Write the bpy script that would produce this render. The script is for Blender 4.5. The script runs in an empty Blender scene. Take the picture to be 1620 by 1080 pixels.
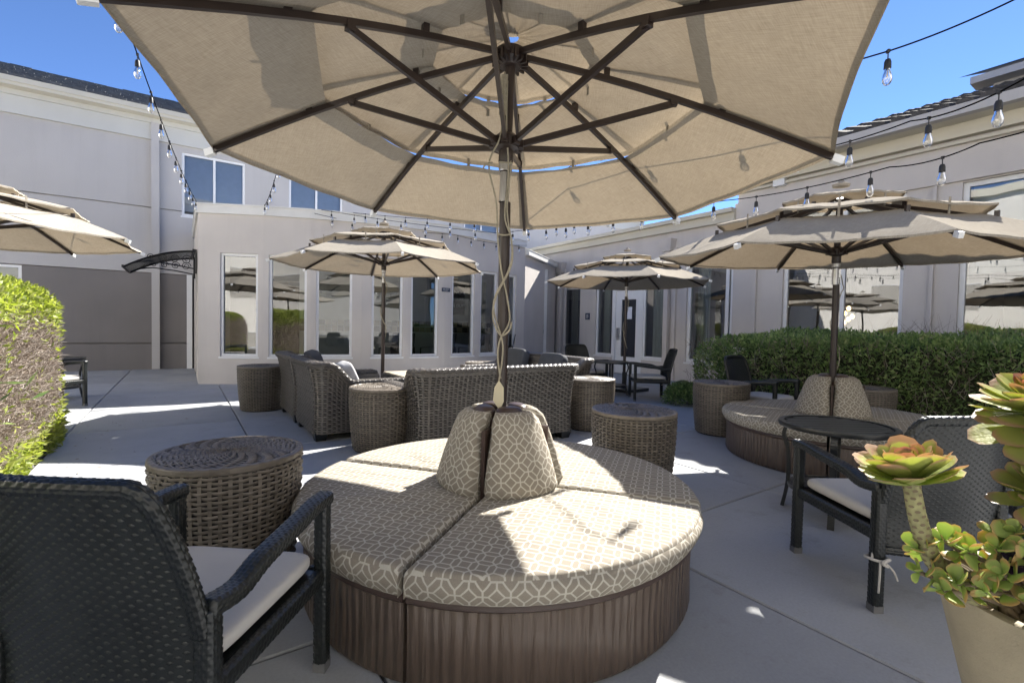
import bpy, math, random
import numpy as np
from mathutils import Vector, Matrix

random.seed(7)
RNG = np.random.default_rng(7)
PI = math.pi
scene = bpy.context.scene
COL = scene.collection

# ------------------------------------------------------------------ camera
F_PX, CAM_H = 758.0, 1.1
def _cam_axes(pitch, roll):
    cp, sp, cr, sr = math.cos(pitch), math.sin(pitch), math.cos(roll), math.sin(roll)
    m = np.array([[1, 0, 0], [0, cp, sp], [0, -sp, cp]]) @ np.array([[cr, -sr, 0], [sr, cr, 0], [0, 0, 1]])
    w = lambda d: Vector((d[0], d[2], -d[1]))
    return w(m[:, 0]), w(-m[:, 1]), w(m[:, 2])
_r, _u, _f = _cam_axes(math.radians(1.81), math.radians(-1.16))
cam_data = bpy.data.cameras.new('camera')
cam_data.sensor_width = 36.0
cam_data.lens = F_PX / 1620.0 * 36.0
cam_data.clip_start = 0.02
cam_data.clip_end = 2000
cam = bpy.data.objects.new('camera', cam_data)
COL.objects.link(cam)
cam.matrix_world = Matrix(((_r.x, _u.x, -_f.x, 0), (_r.y, _u.y, -_f.y, 0), (_r.z, _u.z, -_f.z, CAM_H), (0, 0, 0, 1)))
scene.camera = cam

# ------------------------------------------------------------------ sky, sun, exposure
SH = Vector((-0.756, -0.956, -1.0))          # direction the sunlight travels
sun_el = math.atan2(1.0, math.hypot(SH.x, SH.y))
sun_az = math.atan2(-SH.x, -SH.y)
world = bpy.data.worlds.new('World')
scene.world = world
world.use_nodes = True
wn = world.node_tree.nodes
wn.clear()
w_out = wn.new('ShaderNodeOutputWorld')
w_bg = wn.new('ShaderNodeBackground')
w_sky = wn.new('ShaderNodeTexSky')
w_sky.sky_type = 'NISHITA'
w_sky.sun_disc = False
w_sky.sun_elevation = sun_el
w_sky.sun_rotation = sun_az
w_sky.altitude = 2000
w_sky.air_density = 0.5
w_sky.dust_density = 0.0
w_sky.ozone_density = 6.0
w_bg.inputs['Strength'].default_value = 0.082
world.node_tree.links.new(w_sky.outputs[0], w_bg.inputs[0])
world.node_tree.links.new(w_bg.outputs[0], w_out.inputs[0])

sun_data = bpy.data.lights.new('sun', 'SUN')
sun_data.energy = 3.8
sun_data.angle = math.radians(0.53)
sun_data.color = (1.0, 0.95, 0.87)
sun = bpy.data.objects.new('sun', sun_data)
COL.objects.link(sun)
sun.rotation_euler = SH.to_track_quat('-Z', 'Y').to_euler()
sun.location = (8, 10, 12)

scene.view_settings.view_transform = 'Standard'
scene.view_settings.look = 'None'
scene.view_settings.gamma = 1.0
scene.view_settings.use_curve_mapping = False
scene.view_settings.exposure = 2.18
scene.render.engine = 'CYCLES'
scene.cycles.max_bounces = 8
scene.cycles.diffuse_bounces = 4
scene.cycles.transparent_max_bounces = 16
scene.cycles.use_denoising = True
scene.cycles.caustics_reflective = False
scene.cycles.caustics_refractive = False

# ------------------------------------------------------------------ frame of the courtyard: a runs along the right wing, b across to it
YA = math.radians(-34.58)
AV = Vector((math.sin(YA), math.cos(YA), 0))
BV = Vector((math.cos(YA), -math.sin(YA), 0))
ROT_B = math.atan2(BV.y, BV.x)
def ab(a, b, z=0.0):
    p = AV * a + BV * b
    return Vector((p.x, p.y, z))

# ------------------------------------------------------------------ materials
def newmat(name):
    m = bpy.data.materials.new(name)
    m.use_nodes = True
    nt = m.node_tree
    for n in list(nt.nodes):
        nt.nodes.remove(n)
    out = nt.nodes.new('ShaderNodeOutputMaterial')
    return m, nt, out
def N(nt, kind, **kw):
    n = nt.nodes.new(kind)
    for k, v in kw.items():
        if k.startswith('i_'):
            n.inputs[k[2:].replace('_', ' ')].default_value = v
        else:
            setattr(n, k, v)
    return n
def L(nt, a, b): nt.links.new(a, b)
def math_node(nt, op, a, b=None, c=None):
    n = nt.nodes.new('ShaderNodeMath'); n.operation = op
    for i, x in enumerate((a, b, c)):
        if x is None: continue
        if isinstance(x, (int, float)): n.inputs[i].default_value = x
        else: nt.links.new(x, n.inputs[i])
    return n.outputs[0]
def mixcol(nt, fac, c1, c2):
    n = nt.nodes.new('ShaderNodeMix'); n.data_type = 'RGBA'
    if isinstance(fac, (int, float)): n.inputs[0].default_value = fac
    else: nt.links.new(fac, n.inputs[0])
    for s, c in ((n.inputs[6], c1), (n.inputs[7], c2)):
        if isinstance(c, tuple): s.default_value = (*c[:3], 1)
        else: nt.links.new(c, s)
    return n.outputs[2]

def simple(name, col, rough=0.5, metal=0.0, var=0.08, nscale=8.0, bump=0.0, bscale=60.0, spec=0.5, coat=0.0, perobj=0.0, coords='Object', stretch=None, bdist=0.01, streak=0.0):
    m, nt, out = newmat(name)
    p = N(nt, 'ShaderNodeBsdfPrincipled')
    p.inputs['Roughness'].default_value = rough
    p.inputs['Metallic'].default_value = metal
    p.inputs['Specular IOR Level'].default_value = spec
    p.inputs['Coat Weight'].default_value = coat
    tc = N(nt, 'ShaderNodeTexCoord')
    vec = tc.outputs[coords]
    if stretch:
        mp = N(nt, 'ShaderNodeMapping'); mp.inputs['Scale'].default_value = stretch
        L(nt, vec, mp.inputs[0]); vec = mp.outputs[0]
    nz = N(nt, 'ShaderNodeTexNoise'); nz.inputs['Scale'].default_value = nscale; nz.inputs['Detail'].default_value = 6
    L(nt, vec, nz.inputs['Vector'])
    dark = tuple(max(0, c * (1 - 2 * var)) for c in col); lite = tuple(min(1, c * (1 + 2 * var)) for c in col)
    c = mixcol(nt, nz.outputs['Fac'], dark, lite)
    if streak:
        ms = N(nt, 'ShaderNodeMapping'); ms.inputs['Scale'].default_value = (2.6, 2.6, 0.22)
        ns = N(nt, 'ShaderNodeTexNoise'); ns.inputs['Scale'].default_value = 1.0; ns.inputs['Detail'].default_value = 7; ns.inputs['Roughness'].default_value = 0.62
        L(nt, vec, ms.inputs[0]); L(nt, ms.outputs[0], ns.inputs['Vector'])
        mr = N(nt, 'ShaderNodeMapRange'); mr.inputs[1].default_value = 0.48; mr.inputs[2].default_value = 0.78; mr.inputs[4].default_value = streak
        L(nt, ns.outputs['Fac'], mr.inputs[0])
        c = mixcol(nt, mr.outputs[0], c, tuple(v * 0.55 for v in col))
    if perobj:
        oi = N(nt, 'ShaderNodeObjectInfo')
        hv = N(nt, 'ShaderNodeHueSaturation')
        L(nt, math_node(nt, 'MULTIPLY_ADD', oi.outputs['Random'], perobj, 1 - perobj / 2), hv.inputs['Value'])
        L(nt, c, hv.inputs['Color']); c = hv.outputs[0]
    L(nt, c, p.inputs['Base Color'])
    if bump:
        nb = N(nt, 'ShaderNodeTexNoise'); nb.inputs['Scale'].default_value = bscale; nb.inputs['Detail'].default_value = 4
        L(nt, vec, nb.inputs['Vector'])
        bp = N(nt, 'ShaderNodeBump'); bp.inputs['Strength'].default_value = bump; bp.inputs['Distance'].default_value = bdist
        L(nt, nb.outputs['Fac'], bp.inputs['Height']); L(nt, bp.outputs[0], p.inputs['Normal'])
    L(nt, p.outputs[0], out.inputs[0])
    return m

def concrete_mat():
    m, nt, out = newmat('broom_concrete')
    p = N(nt, 'ShaderNodeBsdfPrincipled')
    tc = N(nt, 'ShaderNodeTexCoord'); oi = N(nt, 'ShaderNodeObjectInfo')
    add = N(nt, 'ShaderNodeVectorMath', operation='ADD')
    comb = N(nt, 'ShaderNodeCombineXYZ')
    L(nt, math_node(nt, 'MULTIPLY', oi.outputs['Random'], 57.0), comb.inputs[0]); L(nt, math_node(nt, 'MULTIPLY', oi.outputs['Random'], 31.0), comb.inputs[1])
    L(nt, tc.outputs['Object'], add.inputs[0]); L(nt, comb.outputs[0], add.inputs[1])
    n1 = N(nt, 'ShaderNodeTexNoise'); n1.inputs['Scale'].default_value = 1.3; n1.inputs['Detail'].default_value = 8; n1.inputs['Roughness'].default_value = 0.65
    n2 = N(nt, 'ShaderNodeTexNoise'); n2.inputs['Scale'].default_value = 90; n2.inputs['Detail'].default_value = 3
    n3 = N(nt, 'ShaderNodeTexNoise'); n3.inputs['Scale'].default_value = 3.5; n3.inputs['Detail'].default_value = 10; n3.inputs['Roughness'].default_value = 0.75
    for n in (n1, n2, n3): L(nt, add.outputs[0], n.inputs['Vector'])
    c = mixcol(nt, n1.outputs['Fac'], (0.285, 0.297, 0.315), (0.455, 0.467, 0.485))
    st = N(nt, 'ShaderNodeMapRange'); st.inputs[1].default_value = 0.54; st.inputs[2].default_value = 0.8
    L(nt, n3.outputs['Fac'], st.inputs[0])
    c = mixcol(nt, math_node(nt, 'MULTIPLY', st.outputs[0], 0.62), c, (0.17, 0.15, 0.125))
    fine = mixcol(nt, n2.outputs['Fac'], (0.86, 0.86, 0.86), (1.12, 1.12, 1.12))
    mu = N(nt, 'ShaderNodeMix', data_type='RGBA', blend_type='MULTIPLY'); mu.inputs[0].default_value = 1
    L(nt, c, mu.inputs[6]); L(nt, fine, mu.inputs[7])
    hv = N(nt, 'ShaderNodeHueSaturation'); L(nt, mu.outputs[2], hv.inputs['Color'])
    L(nt, math_node(nt, 'MULTIPLY_ADD', oi.outputs['Random'], 0.16, 0.92), hv.inputs['Value'])
    L(nt, hv.outputs[0], p.inputs['Base Color'])
    p.inputs['Roughness'].default_value = 0.72
    bp = N(nt, 'ShaderNodeBump'); bp.inputs['Strength'].default_value = 0.25; bp.inputs['Distance'].default_value = 0.004
    L(nt, n2.outputs['Fac'], bp.inputs['Height']); L(nt, bp.outputs[0], p.inputs['Normal'])
    L(nt, p.outputs[0], out.inputs[0])
    return m

def canopy_mat():
    m, nt, out = newmat('canopy_fabric')
    tc = N(nt, 'ShaderNodeTexCoord')
    nz = N(nt, 'ShaderNodeTexNoise'); nz.inputs['Scale'].default_value = 5; nz.inputs['Detail'].default_value = 8
    mp = N(nt, 'ShaderNodeMapping'); mp.inputs['Scale'].default_value = (20, 280, 20)
    wv = N(nt, 'ShaderNodeTexNoise'); wv.inputs['Scale'].default_value = 1.0; wv.inputs['Detail'].default_value = 2
    L(nt, tc.outputs['Object'], nz.inputs['Vector']); L(nt, tc.outputs['Object'], mp.inputs[0]); L(nt, mp.outputs[0], wv.inputs['Vector'])
    mp2 = N(nt, 'ShaderNodeMapping'); mp2.inputs['Scale'].default_value = (280, 20, 20)
    wv2 = N(nt, 'ShaderNodeTexNoise'); wv2.inputs['Scale'].default_value = 1.0; wv2.inputs['Detail'].default_value = 2
    L(nt, tc.outputs['Object'], mp2.inputs[0]); L(nt, mp2.outputs[0], wv2.inputs['Vector'])
    f = math_node(nt, 'MULTIPLY_ADD', nz.outputs['Fac'], 0.14, math_node(nt, 'MULTIPLY', math_node(nt, 'ADD', wv.outputs['Fac'], wv2.outputs['Fac']), 0.43))
    fr_ = N(nt, 'ShaderNodeMapRange'); fr_.inputs[1].default_value = 0.28; fr_.inputs[2].default_value = 0.72; L(nt, f, fr_.inputs[0]); f = fr_.outputs[0]
    c1 = mixcol(nt, f, (0.43, 0.39, 0.325), (0.64, 0.59, 0.51))
    c2 = mixcol(nt, f, (0.085, 0.063, 0.039), (0.17, 0.132, 0.087))
    d = N(nt, 'ShaderNodeBsdfDiffuse'); t = N(nt, 'ShaderNodeBsdfTranslucent')
    L(nt, c1, d.inputs[0]); L(nt, c2, t.inputs[0])
    bp = N(nt, 'ShaderNodeBump'); bp.inputs['Strength'].default_value = 0.25; bp.inputs['Distance'].default_value = 0.01
    nb = N(nt, 'ShaderNodeTexNoise'); nb.inputs['Scale'].default_value = 9; nb.inputs['Detail'].default_value = 5
    L(nt, tc.outputs['Object'], nb.inputs['Vector']); L(nt, nb.outputs['Fac'], bp.inputs['Height']); L(nt, bp.outputs[0], d.inputs['Normal'])
    mx = N(nt, 'ShaderNodeMixShader'); mx.inputs[0].default_value = 0.40
    L(nt, d.outputs[0], mx.inputs[1]); L(nt, t.outputs[0], mx.inputs[2]); L(nt, mx.outputs[0], out.inputs[0])
    return m

def leaf_mat(name, stops, trans=0.4, rough=0.45):
    """foliage: colour picked per leaf by the stored attribute Rnd"""
    m, nt, out = newmat(name)
    at = N(nt, 'ShaderNodeAttribute', attribute_name='Rnd')
    cr = N(nt, 'ShaderNodeValToRGB')
    el = cr.color_ramp.elements
    while len(el) < len(stops): el.new(0.5)
    for e, (pos, c) in zip(el, stops): e.position = pos; e.color = (*c, 1)
    L(nt, at.outputs['Fac'], cr.inputs[0])
    p = N(nt, 'ShaderNodeBsdfPrincipled'); p.inputs['Roughness'].default_value = rough; p.inputs['Specular IOR Level'].default_value = 0.35
    t = N(nt, 'ShaderNodeBsdfTranslucent')
    hv = N(nt, 'ShaderNodeHueSaturation'); hv.inputs['Value'].default_value = 1.7; hv.inputs['Saturation'].default_value = 1.15
    L(nt, cr.outputs[0], hv.inputs['Color']); L(nt, hv.outputs[0], t.inputs[0])
    L(nt, cr.outputs[0], p.inputs['Base Color'])
    mx = N(nt, 'ShaderNodeMixShader'); mx.inputs[0].default_value = trans
    L(nt, p.outputs[0], mx.inputs[1]); L(nt, t.outputs[0], mx.inputs[2]); L(nt, mx.outputs[0], out.inputs[0])
    return m

def succulent_mat(name, base, mid, tip, trans=0.45, tip_at=0.75):
    m, nt, out = newmat(name)
    uv = N(nt, 'ShaderNodeTexCoord'); sp = N(nt, 'ShaderNodeSeparateXYZ'); L(nt, uv.outputs['UV'], sp.inputs[0])
    oi = N(nt, 'ShaderNodeObjectInfo')
    nz = N(nt, 'ShaderNodeTexNoise'); nz.inputs['Scale'].default_value = 3.0; nz.inputs['Detail'].default_value = 4
    L(nt, uv.outputs['Object'], nz.inputs['Vector'])
    edge = math_node(nt, 'POWER', math_node(nt, 'ABSOLUTE', math_node(nt, 'MULTIPLY_ADD', sp.outputs[0], 2.0, -1.0)), 4.0)
    f = math_node(nt, 'ADD', sp.outputs[1], math_node(nt, 'MULTIPLY', edge, 0.18))
    f = math_node(nt, 'ADD', f, math_node(nt, 'MULTIPLY_ADD', nz.outputs['Fac'], 0.3, -0.15))
    f = math_node(nt, 'ADD', f, math_node(nt, 'MULTIPLY_ADD', oi.outputs['Random'], 0.3, -0.15))
    cr = N(nt, 'ShaderNodeValToRGB'); el = cr.color_ramp.elements; el.new(0.5)
    for e, (pos, c) in zip(el, ((0.1, base), (tip_at - 0.2, mid), (min(tip_at + 0.2, 1.0), tip))): e.position = pos; e.color = (*c, 1)
    L(nt, f, cr.inputs[0])
    p = N(nt, 'ShaderNodeBsdfPrincipled'); p.inputs['Roughness'].default_value = 0.42; p.inputs['Specular IOR Level'].default_value = 0.4
    bl_ = N(nt, 'ShaderNodeTexNoise'); bl_.inputs['Scale'].default_value = 11; bl_.inputs['Detail'].default_value = 8; L(nt, uv.outputs['Object'], bl_.inputs['Vector'])
    bm_ = N(nt, 'ShaderNodeMapRange'); bm_.inputs[1].default_value = 0.58; bm_.inputs[2].default_value = 0.72; bm_.inputs[4].default_value = 0.22; L(nt, bl_.outputs['Fac'], bm_.inputs[0])
    L(nt, mixcol(nt, bm_.outputs[0], cr.outputs[0], (0.26, 0.2, 0.12)), p.inputs['Base Color'])
    bp = N(nt, 'ShaderNodeBump'); bp.inputs['Strength'].default_value = 0.12; bp.inputs['Distance'].default_value = 0.03; L(nt, bl_.outputs['Fac'], bp.inputs['Height']); L(nt, bp.outputs[0], p.inputs['Normal'])
    t = N(nt, 'ShaderNodeBsdfTranslucent'); hv = N(nt, 'ShaderNodeHueSaturation'); hv.inputs['Value'].default_value = 1.5
    L(nt, cr.outputs[0], hv.inputs['Color']); L(nt, hv.outputs[0], t.inputs[0])
    mx = N(nt, 'ShaderNodeMixShader'); mx.inputs[0].default_value = trans
    L(nt, p.outputs[0], mx.inputs[1]); L(nt, t.outputs[0], mx.inputs[2]); L(nt, mx.outputs[0], out.inputs[0])
    return m

def wicker_mat(name, dark, light, rough, spec):
    """resin strands, each strand length its own shade (attribute Rnd)"""
    m, nt, out = newmat(name)
    at = N(nt, 'ShaderNodeAttribute', attribute_name='Rnd')
    tc = N(nt, 'ShaderNodeTexCoord'); nz = N(nt, 'ShaderNodeTexNoise'); nz.inputs['Scale'].default_value = 7; nz.inputs['Detail'].default_value = 4
    L(nt, tc.outputs['Object'], nz.inputs['Vector'])
    oi = N(nt, 'ShaderNodeObjectInfo')
    f = math_node(nt, 'MULTIPLY_ADD', at.outputs['Fac'], 0.75, math_node(nt, 'MULTIPLY_ADD', nz.outputs['Fac'], 0.5, -0.125))
    c = mixcol(nt, f, dark, light)
    hv = N(nt, 'ShaderNodeHueSaturation'); L(nt, math_node(nt, 'MULTIPLY_ADD', oi.outputs['Random'], 0.25, 0.875), hv.inputs['Value']); L(nt, c, hv.inputs['Color'])
    p = N(nt, 'ShaderNodeBsdfPrincipled'); p.inputs['Roughness'].default_value = rough; p.inputs['Specular IOR Level'].default_value = spec
    L(nt, hv.outputs[0], p.inputs['Base Color']); L(nt, p.outputs[0], out.inputs[0])
    return m

def trellis_mat():
    """taupe outdoor fabric printed with interlaced cream octagon links; UV in metres"""
    m, nt, out = newmat('octagon_link_fabric')
    tc = N(nt, 'ShaderNodeTexCoord'); sp = N(nt, 'ShaderNodeSeparateXYZ'); L(nt, tc.outputs['UV'], sp.inputs[0])
    S = 0.057 * math.sqrt(2)
    ru = math_node(nt, 'ADD', sp.outputs[0], sp.outputs[1]); rv_ = math_node(nt, 'SUBTRACT', sp.outputs[0], sp.outputs[1])
    ax = math_node(nt, 'PINGPONG', math_node(nt, 'DIVIDE', ru, S), 0.5)
    ay = math_node(nt, 'PINGPONG', math_node(nt, 'DIVIDE', rv_, S), 0.5)
    bx = math_node(nt, 'SUBTRACT', 1.0, ax); by = math_node(nt, 'SUBTRACT', 1.0, ay)
    def ring(x, y):
        o = math_node(nt, 'MAXIMUM', math_node(nt, 'MAXIMUM', x, y), math_node(nt, 'MULTIPLY', math_node(nt, 'ADD', x, y), 0.7071))
        d = math_node(nt, 'ABSOLUTE', math_node(nt, 'SUBTRACT', o, 0.70))
        r = N(nt, 'ShaderNodeMapRange'); r.inputs[1].default_value = 0.034; r.inputs[2].default_value = 0.058; r.inputs[3].default_value = 1; r.inputs[4].default_value = 0
        L(nt, d, r.inputs[0]); return r.outputs[0]
    k = math_node(nt, 'MAXIMUM', ring(ax, ay), math_node(nt, 'MAXIMUM', math_node(nt, 'MAXIMUM', ring(bx, ay), ring(bx, by)), ring(ax, by)))
    nz = N(nt, 'ShaderNodeTexNoise'); nz.inputs['Scale'].default_value = 260; nz.inputs['Detail'].default_value = 2
    n2 = N(nt, 'ShaderNodeTexNoise'); n2.inputs['Scale'].default_value = 7; n2.inputs['Detail'].default_value = 6
    L(nt, tc.outputs['UV'], nz.inputs['Vector']); L(nt, tc.outputs['Object'], n2.inputs['Vector'])
    g = mixcol(nt, n2.outputs['Fac'], (0.215, 0.19, 0.153), (0.29, 0.26, 0.215))
    c = mixcol(nt, k, g, (0.47, 0.447, 0.385))
    w = mixcol(nt, nz.outputs['Fac'], (0.8, 0.8, 0.8), (1.15, 1.15, 1.15))
    mu = N(nt, 'ShaderNodeMix', data_type='RGBA', blend_type='MULTIPLY'); mu.inputs[0].default_value = 1
    L(nt, c, mu.inputs[6]); L(nt, w, mu.inputs[7])
    p = N(nt, 'ShaderNodeBsdfPrincipled'); p.inputs['Roughness'].default_value = 0.85; p.inputs['Specular IOR Level'].default_value = 0.2
    L(nt, mu.outputs[2], p.inputs['Base Color'])
    bp = N(nt, 'ShaderNodeBump'); bp.inputs['Strength'].default_value = 0.35; bp.inputs['Distance'].default_value = 0.02
    nb = N(nt, 'ShaderNodeTexNoise'); nb.inputs['Scale'].default_value = 6; nb.inputs['Detail'].default_value = 4; nb.inputs['Distortion'].default_value = 1.0
    L(nt, tc.outputs['Object'], nb.inputs['Vector']); L(nt, nb.outputs['Fac'], bp.inputs['Height']); L(nt, bp.outputs[0], p.inputs['Normal'])
    L(nt, p.outputs[0], out.inputs[0])
    return m

def glass_mat(name, tint, ior=1.7, extra=0.0):
    m, nt, out = newmat(name)
    t = N(nt, 'ShaderNodeBsdfTransparent'); t.inputs[0].default_value = (*tint, 1)
    g = N(nt, 'ShaderNodeBsdfGlossy'); g.inputs['Roughness'].default_value = 0.0; g.inputs['Color'].default_value = (0.95, 0.97, 1, 1)
    fr = N(nt, 'ShaderNodeFresnel'); fr.inputs['IOR'].default_value = ior
    tc = N(nt, 'ShaderNodeTexCoord'); nz = N(nt, 'ShaderNodeTexNoise'); nz.inputs['Scale'].default_value = 1.1; nz.inputs['Detail'].default_value = 1
    bp = N(nt, 'ShaderNodeBump'); bp.inputs['Strength'].default_value = 0.25; bp.inputs['Distance'].default_value = 0.02
    L(nt, tc.outputs['Object'], nz.inputs['Vector']); L(nt, nz.outputs['Fac'], bp.inputs['Height']); L(nt, bp.outputs[0], g.inputs['Normal'])
    mx = N(nt, 'ShaderNodeMixShader')
    L(nt, math_node(nt, 'ADD', fr.outputs[0], extra) if extra else fr.outputs[0], mx.inputs[0])
    L(nt, t.outputs[0], mx.inputs[1]); L(nt, g.outputs[0], mx.inputs[2]); L(nt, mx.outputs[0], out.inputs[0])
    return m

def carved_mat():
    """dark brown moulded plastic with vertical carved grain; UV in metres"""
    m, nt, out = newmat('carved_brown_resin')
    tc = N(nt, 'ShaderNodeTexCoord')
    mp = N(nt, 'ShaderNodeMapping'); mp.inputs['Scale'].default_value = (42, 3.2, 1)
    nz = N(nt, 'ShaderNodeTexNoise'); nz.inputs['Scale'].default_value = 1.0; nz.inputs['Detail'].default_value = 5; nz.inputs['Distortion'].default_value = 0.7
    L(nt, tc.outputs['UV'], mp.inputs[0]); L(nt, mp.outputs[0], nz.inputs['Vector'])
    mp2 = N(nt, 'ShaderNodeMapping'); mp2.inputs['Scale'].default_value = (26, 1.6, 1)
    wv = N(nt, 'ShaderNodeTexWave'); wv.inputs['Scale'].default_value = 0.35; wv.inputs['Distortion'].default_value = 5; wv.inputs['Detail'].default_value = 3
    L(nt, tc.outputs['UV'], mp2.inputs[0]); L(nt, mp2.outputs[0], wv.inputs['Vector'])
    h = math_node(nt, 'MULTIPLY_ADD', wv.outputs['Fac'], 0.42, nz.outputs['Fac'])
    n3 = N(nt, 'ShaderNodeTexNoise'); n3.inputs['Scale'].default_value = 6; n3.inputs['Detail'].default_value = 8
    L(nt, tc.outputs['Object'], n3.inputs['Vector'])
    c = mixcol(nt, nz.outputs['Fac'], (0.056, 0.039, 0.029), (0.140, 0.103, 0.080))
    dust = N(nt, 'ShaderNodeMapRange'); dust.inputs[1].default_value = 0.55; dust.inputs[2].default_value = 0.8; dust.inputs[4].default_value = 0.35
    L(nt, n3.outputs['Fac'], dust.inputs[0])
    c = mixcol(nt, dust.outputs[0], c, (0.2, 0.17, 0.15))
    p = N(nt, 'ShaderNodeBsdfPrincipled'); p.inputs['Roughness'].default_value = 0.42
    L(nt, c, p.inputs['Base Color'])
    bp = N(nt, 'ShaderNodeBump'); bp.inputs['Strength'].default_value = 1.0; bp.inputs['Distance'].default_value = 0.011
    L(nt, h, bp.inputs['Height']); L(nt, bp.outputs[0], p.inputs['Normal']); L(nt, p.outputs[0], out.inputs[0])
    return m

M = {}
M['concrete'] = concrete_mat()
M['soil'] = simple('soil', (0.07, 0.055, 0.04), 0.95, var=0.25, nscale=12, bump=0.6, bscale=40, bdist=0.03)
M['pebble'] = simple('river_pebble', (0.16, 0.155, 0.15), 0.8, var=0.25, nscale=30, perobj=0.2)
M['stucco'] = simple('stucco_grey_beige', (0.60, 0.565, 0.535), 0.9, var=0.06, nscale=1.6, bump=0.5, bscale=120, bdist=0.006, spec=0.2, streak=0.24)
M['stucco_up'] = simple('stucco_pale_grey', (0.50, 0.485, 0.475), 0.9, var=0.05, nscale=0.9, bump=0.4, bscale=90, bdist=0.006, spec=0.2, streak=0.24)
M['stucco_dark'] = simple('stucco_brown_grey', (0.215, 0.20, 0.193), 0.9, var=0.09, nscale=1.0, bump=0.4, bscale=90, bdist=0.006, spec=0.2, streak=0.24)
M['stucco_cream'] = simple('stucco_cream', (0.78, 0.75, 0.69), 0.9, var=0.04, nscale=0.9, bump=0.4, bscale=90, bdist=0.006, spec=0.2)
M['cream'] = simple('cream_fascia', (0.60, 0.565, 0.47), 0.8, var=0.04, nscale=2)
M['cream_white'] = simple('pale_fascia', (0.56, 0.56, 0.53), 0.8, var=0.04, nscale=2)
M['white'] = simple('white_vinyl', (0.78, 0.79, 0.80), 0.45, var=0.02)
M['coping'] = simple('white_metal_coping', (0.68, 0.68, 0.66), 0.5, var=0.06, nscale=5)
M['shingle'] = simple('roof_shingle', (0.085, 0.09, 0.095), 0.85, var=0.4, nscale=9, bump=0.5, bscale=60)
M['rooftile'] = simple('clay_roof_tile_grey', (0.085, 0.08, 0.075), 0.95, var=0.35, nscale=8, spec=0.05)
M['glass'] = glass_mat('window_glass', (0.62, 0.68, 0.68), 1.75, 0.10)
M['glass_up'] = glass_mat('upper_window_glass', (0.68, 0.75, 0.84), 1.55, 0.06)
M['bulb_glass'] = glass_mat('bulb_glass', (0.86, 0.87, 0.88), 1.5, 0.10)
M['black_plastic'] = simple('black_plastic', (0.012, 0.012, 0.013), 0.5, var=0.1)
M['cable'] = simple('black_cable', (0.008, 0.008, 0.008), 1.0, var=0.1, spec=0.0)
M['awning_sheet'] = simple('smoked_polycarbonate', (0.05, 0.055, 0.06), 0.25, var=0.1)
M['steel'] = simple('brushed_steel', (0.6, 0.6, 0.6), 0.35, metal=1.0, var=0.05)
M['filament'] = simple('filament_brass', (0.7, 0.6, 0.4), 0.5, var=0.05)
M['canopy'] = canopy_mat()
M['bronze'] = simple('bronze_aluminium', (0.032, 0.021, 0.018), 0.38, var=0.15, nscale=14, spec=0.6)
M['rope'] = simple('cord_olive', (0.34, 0.31, 0.24), 0.9, var=0.15, nscale=90)
M['tag'] = simple('paper_tag', (0.62, 0.56, 0.40), 0.8, var=0.08)
M['trellis'] = trellis_mat()
M['carved'] = carved_mat()
M['brown_resin'] = simple('brown_resin', (0.055, 0.035, 0.03), 0.35, var=0.15, nscale=10, bump=0.15, bscale=200)
M['wicker_brown'] = wicker_mat('brown_wicker', (0.05, 0.042, 0.033), (0.215, 0.185, 0.15), 0.42, 0.5)
M['wicker_grey'] = wicker_mat('grey_brown_wicker', (0.035, 0.031, 0.028), (0.165, 0.15, 0.134), 0.36, 0.5)
M['wicker_black'] = wicker_mat('black_resin_wicker', (0.004, 0.005, 0.005), (0.022, 0.026, 0.026), 0.30, 0.5)
M['pad'] = simple('off_white_seat_pad', (0.52, 0.50, 0.47), 0.9, var=0.05, nscale=5, bump=0.3, bscale=14, bdist=0.012, spec=0.2)
M['grey_fabric'] = simple('charcoal_grey_fabric', (0.085, 0.09, 0.10), 0.9, var=0.1, nscale=10, bump=0.4, bscale=9, bdist=0.02, spec=0.2)
M['pale_fabric'] = simple('pale_grey_fabric', (0.42, 0.42, 0.43), 0.9, var=0.2, nscale=14, spec=0.2)
M['black_metal'] = simple('black_powder_coat', (0.014, 0.016, 0.017), 0.36, var=0.15, nscale=20, spec=0.6)
M['foot_grey'] = simple('grey_leg_glide', (0.16, 0.16, 0.165), 0.5, var=0.1)
M['stone_top'] = simple('tan_stone_tabletop', (0.42, 0.37, 0.29), 0.5, var=0.1, nscale=20)
M['planter'] = simple('sand_coloured_planter', (0.31, 0.265, 0.18), 0.75, var=0.16, nscale=9, bump=0.5, bscale=160, bdist=0.003, streak=0.5)
M['potsoil'] = simple('dry_pot_soil', (0.06, 0.045, 0.03), 0.95, var=0.4, nscale=60, bump=1, bscale=120)
M['interior'] = simple('interior_wall', (0.30, 0.29, 0.27), 0.8, var=0.05)
M['interior_dark'] = simple('interior_floor', (0.12, 0.11, 0.10), 0.6, var=0.1)
M['curtain'] = simple('pale_curtain', (0.55, 0.57, 0.55), 0.9, var=0.06, nscale=3)
M['blind'] = simple('blue_grey_blind', (0.70, 0.73, 0.76), 0.7, var=0.05)
M['navy'] = simple('navy_sign', (0.03, 0.045, 0.09), 0.5, var=0.05)
M['tile_dark'] = simple('dark_tile', (0.02, 0.02, 0.022), 0.3, var=0.1)
M['tile_tan'] = simple('tan_tile', (0.36, 0.30, 0.20), 0.3, var=0.1)
M['paper'] = simple('white_paper', (0.75, 0.78, 0.85), 0.7, var=0.02)
M['grey_print'] = simple('grey_print', (0.45, 0.46, 0.46), 0.6, var=0.02)
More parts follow.
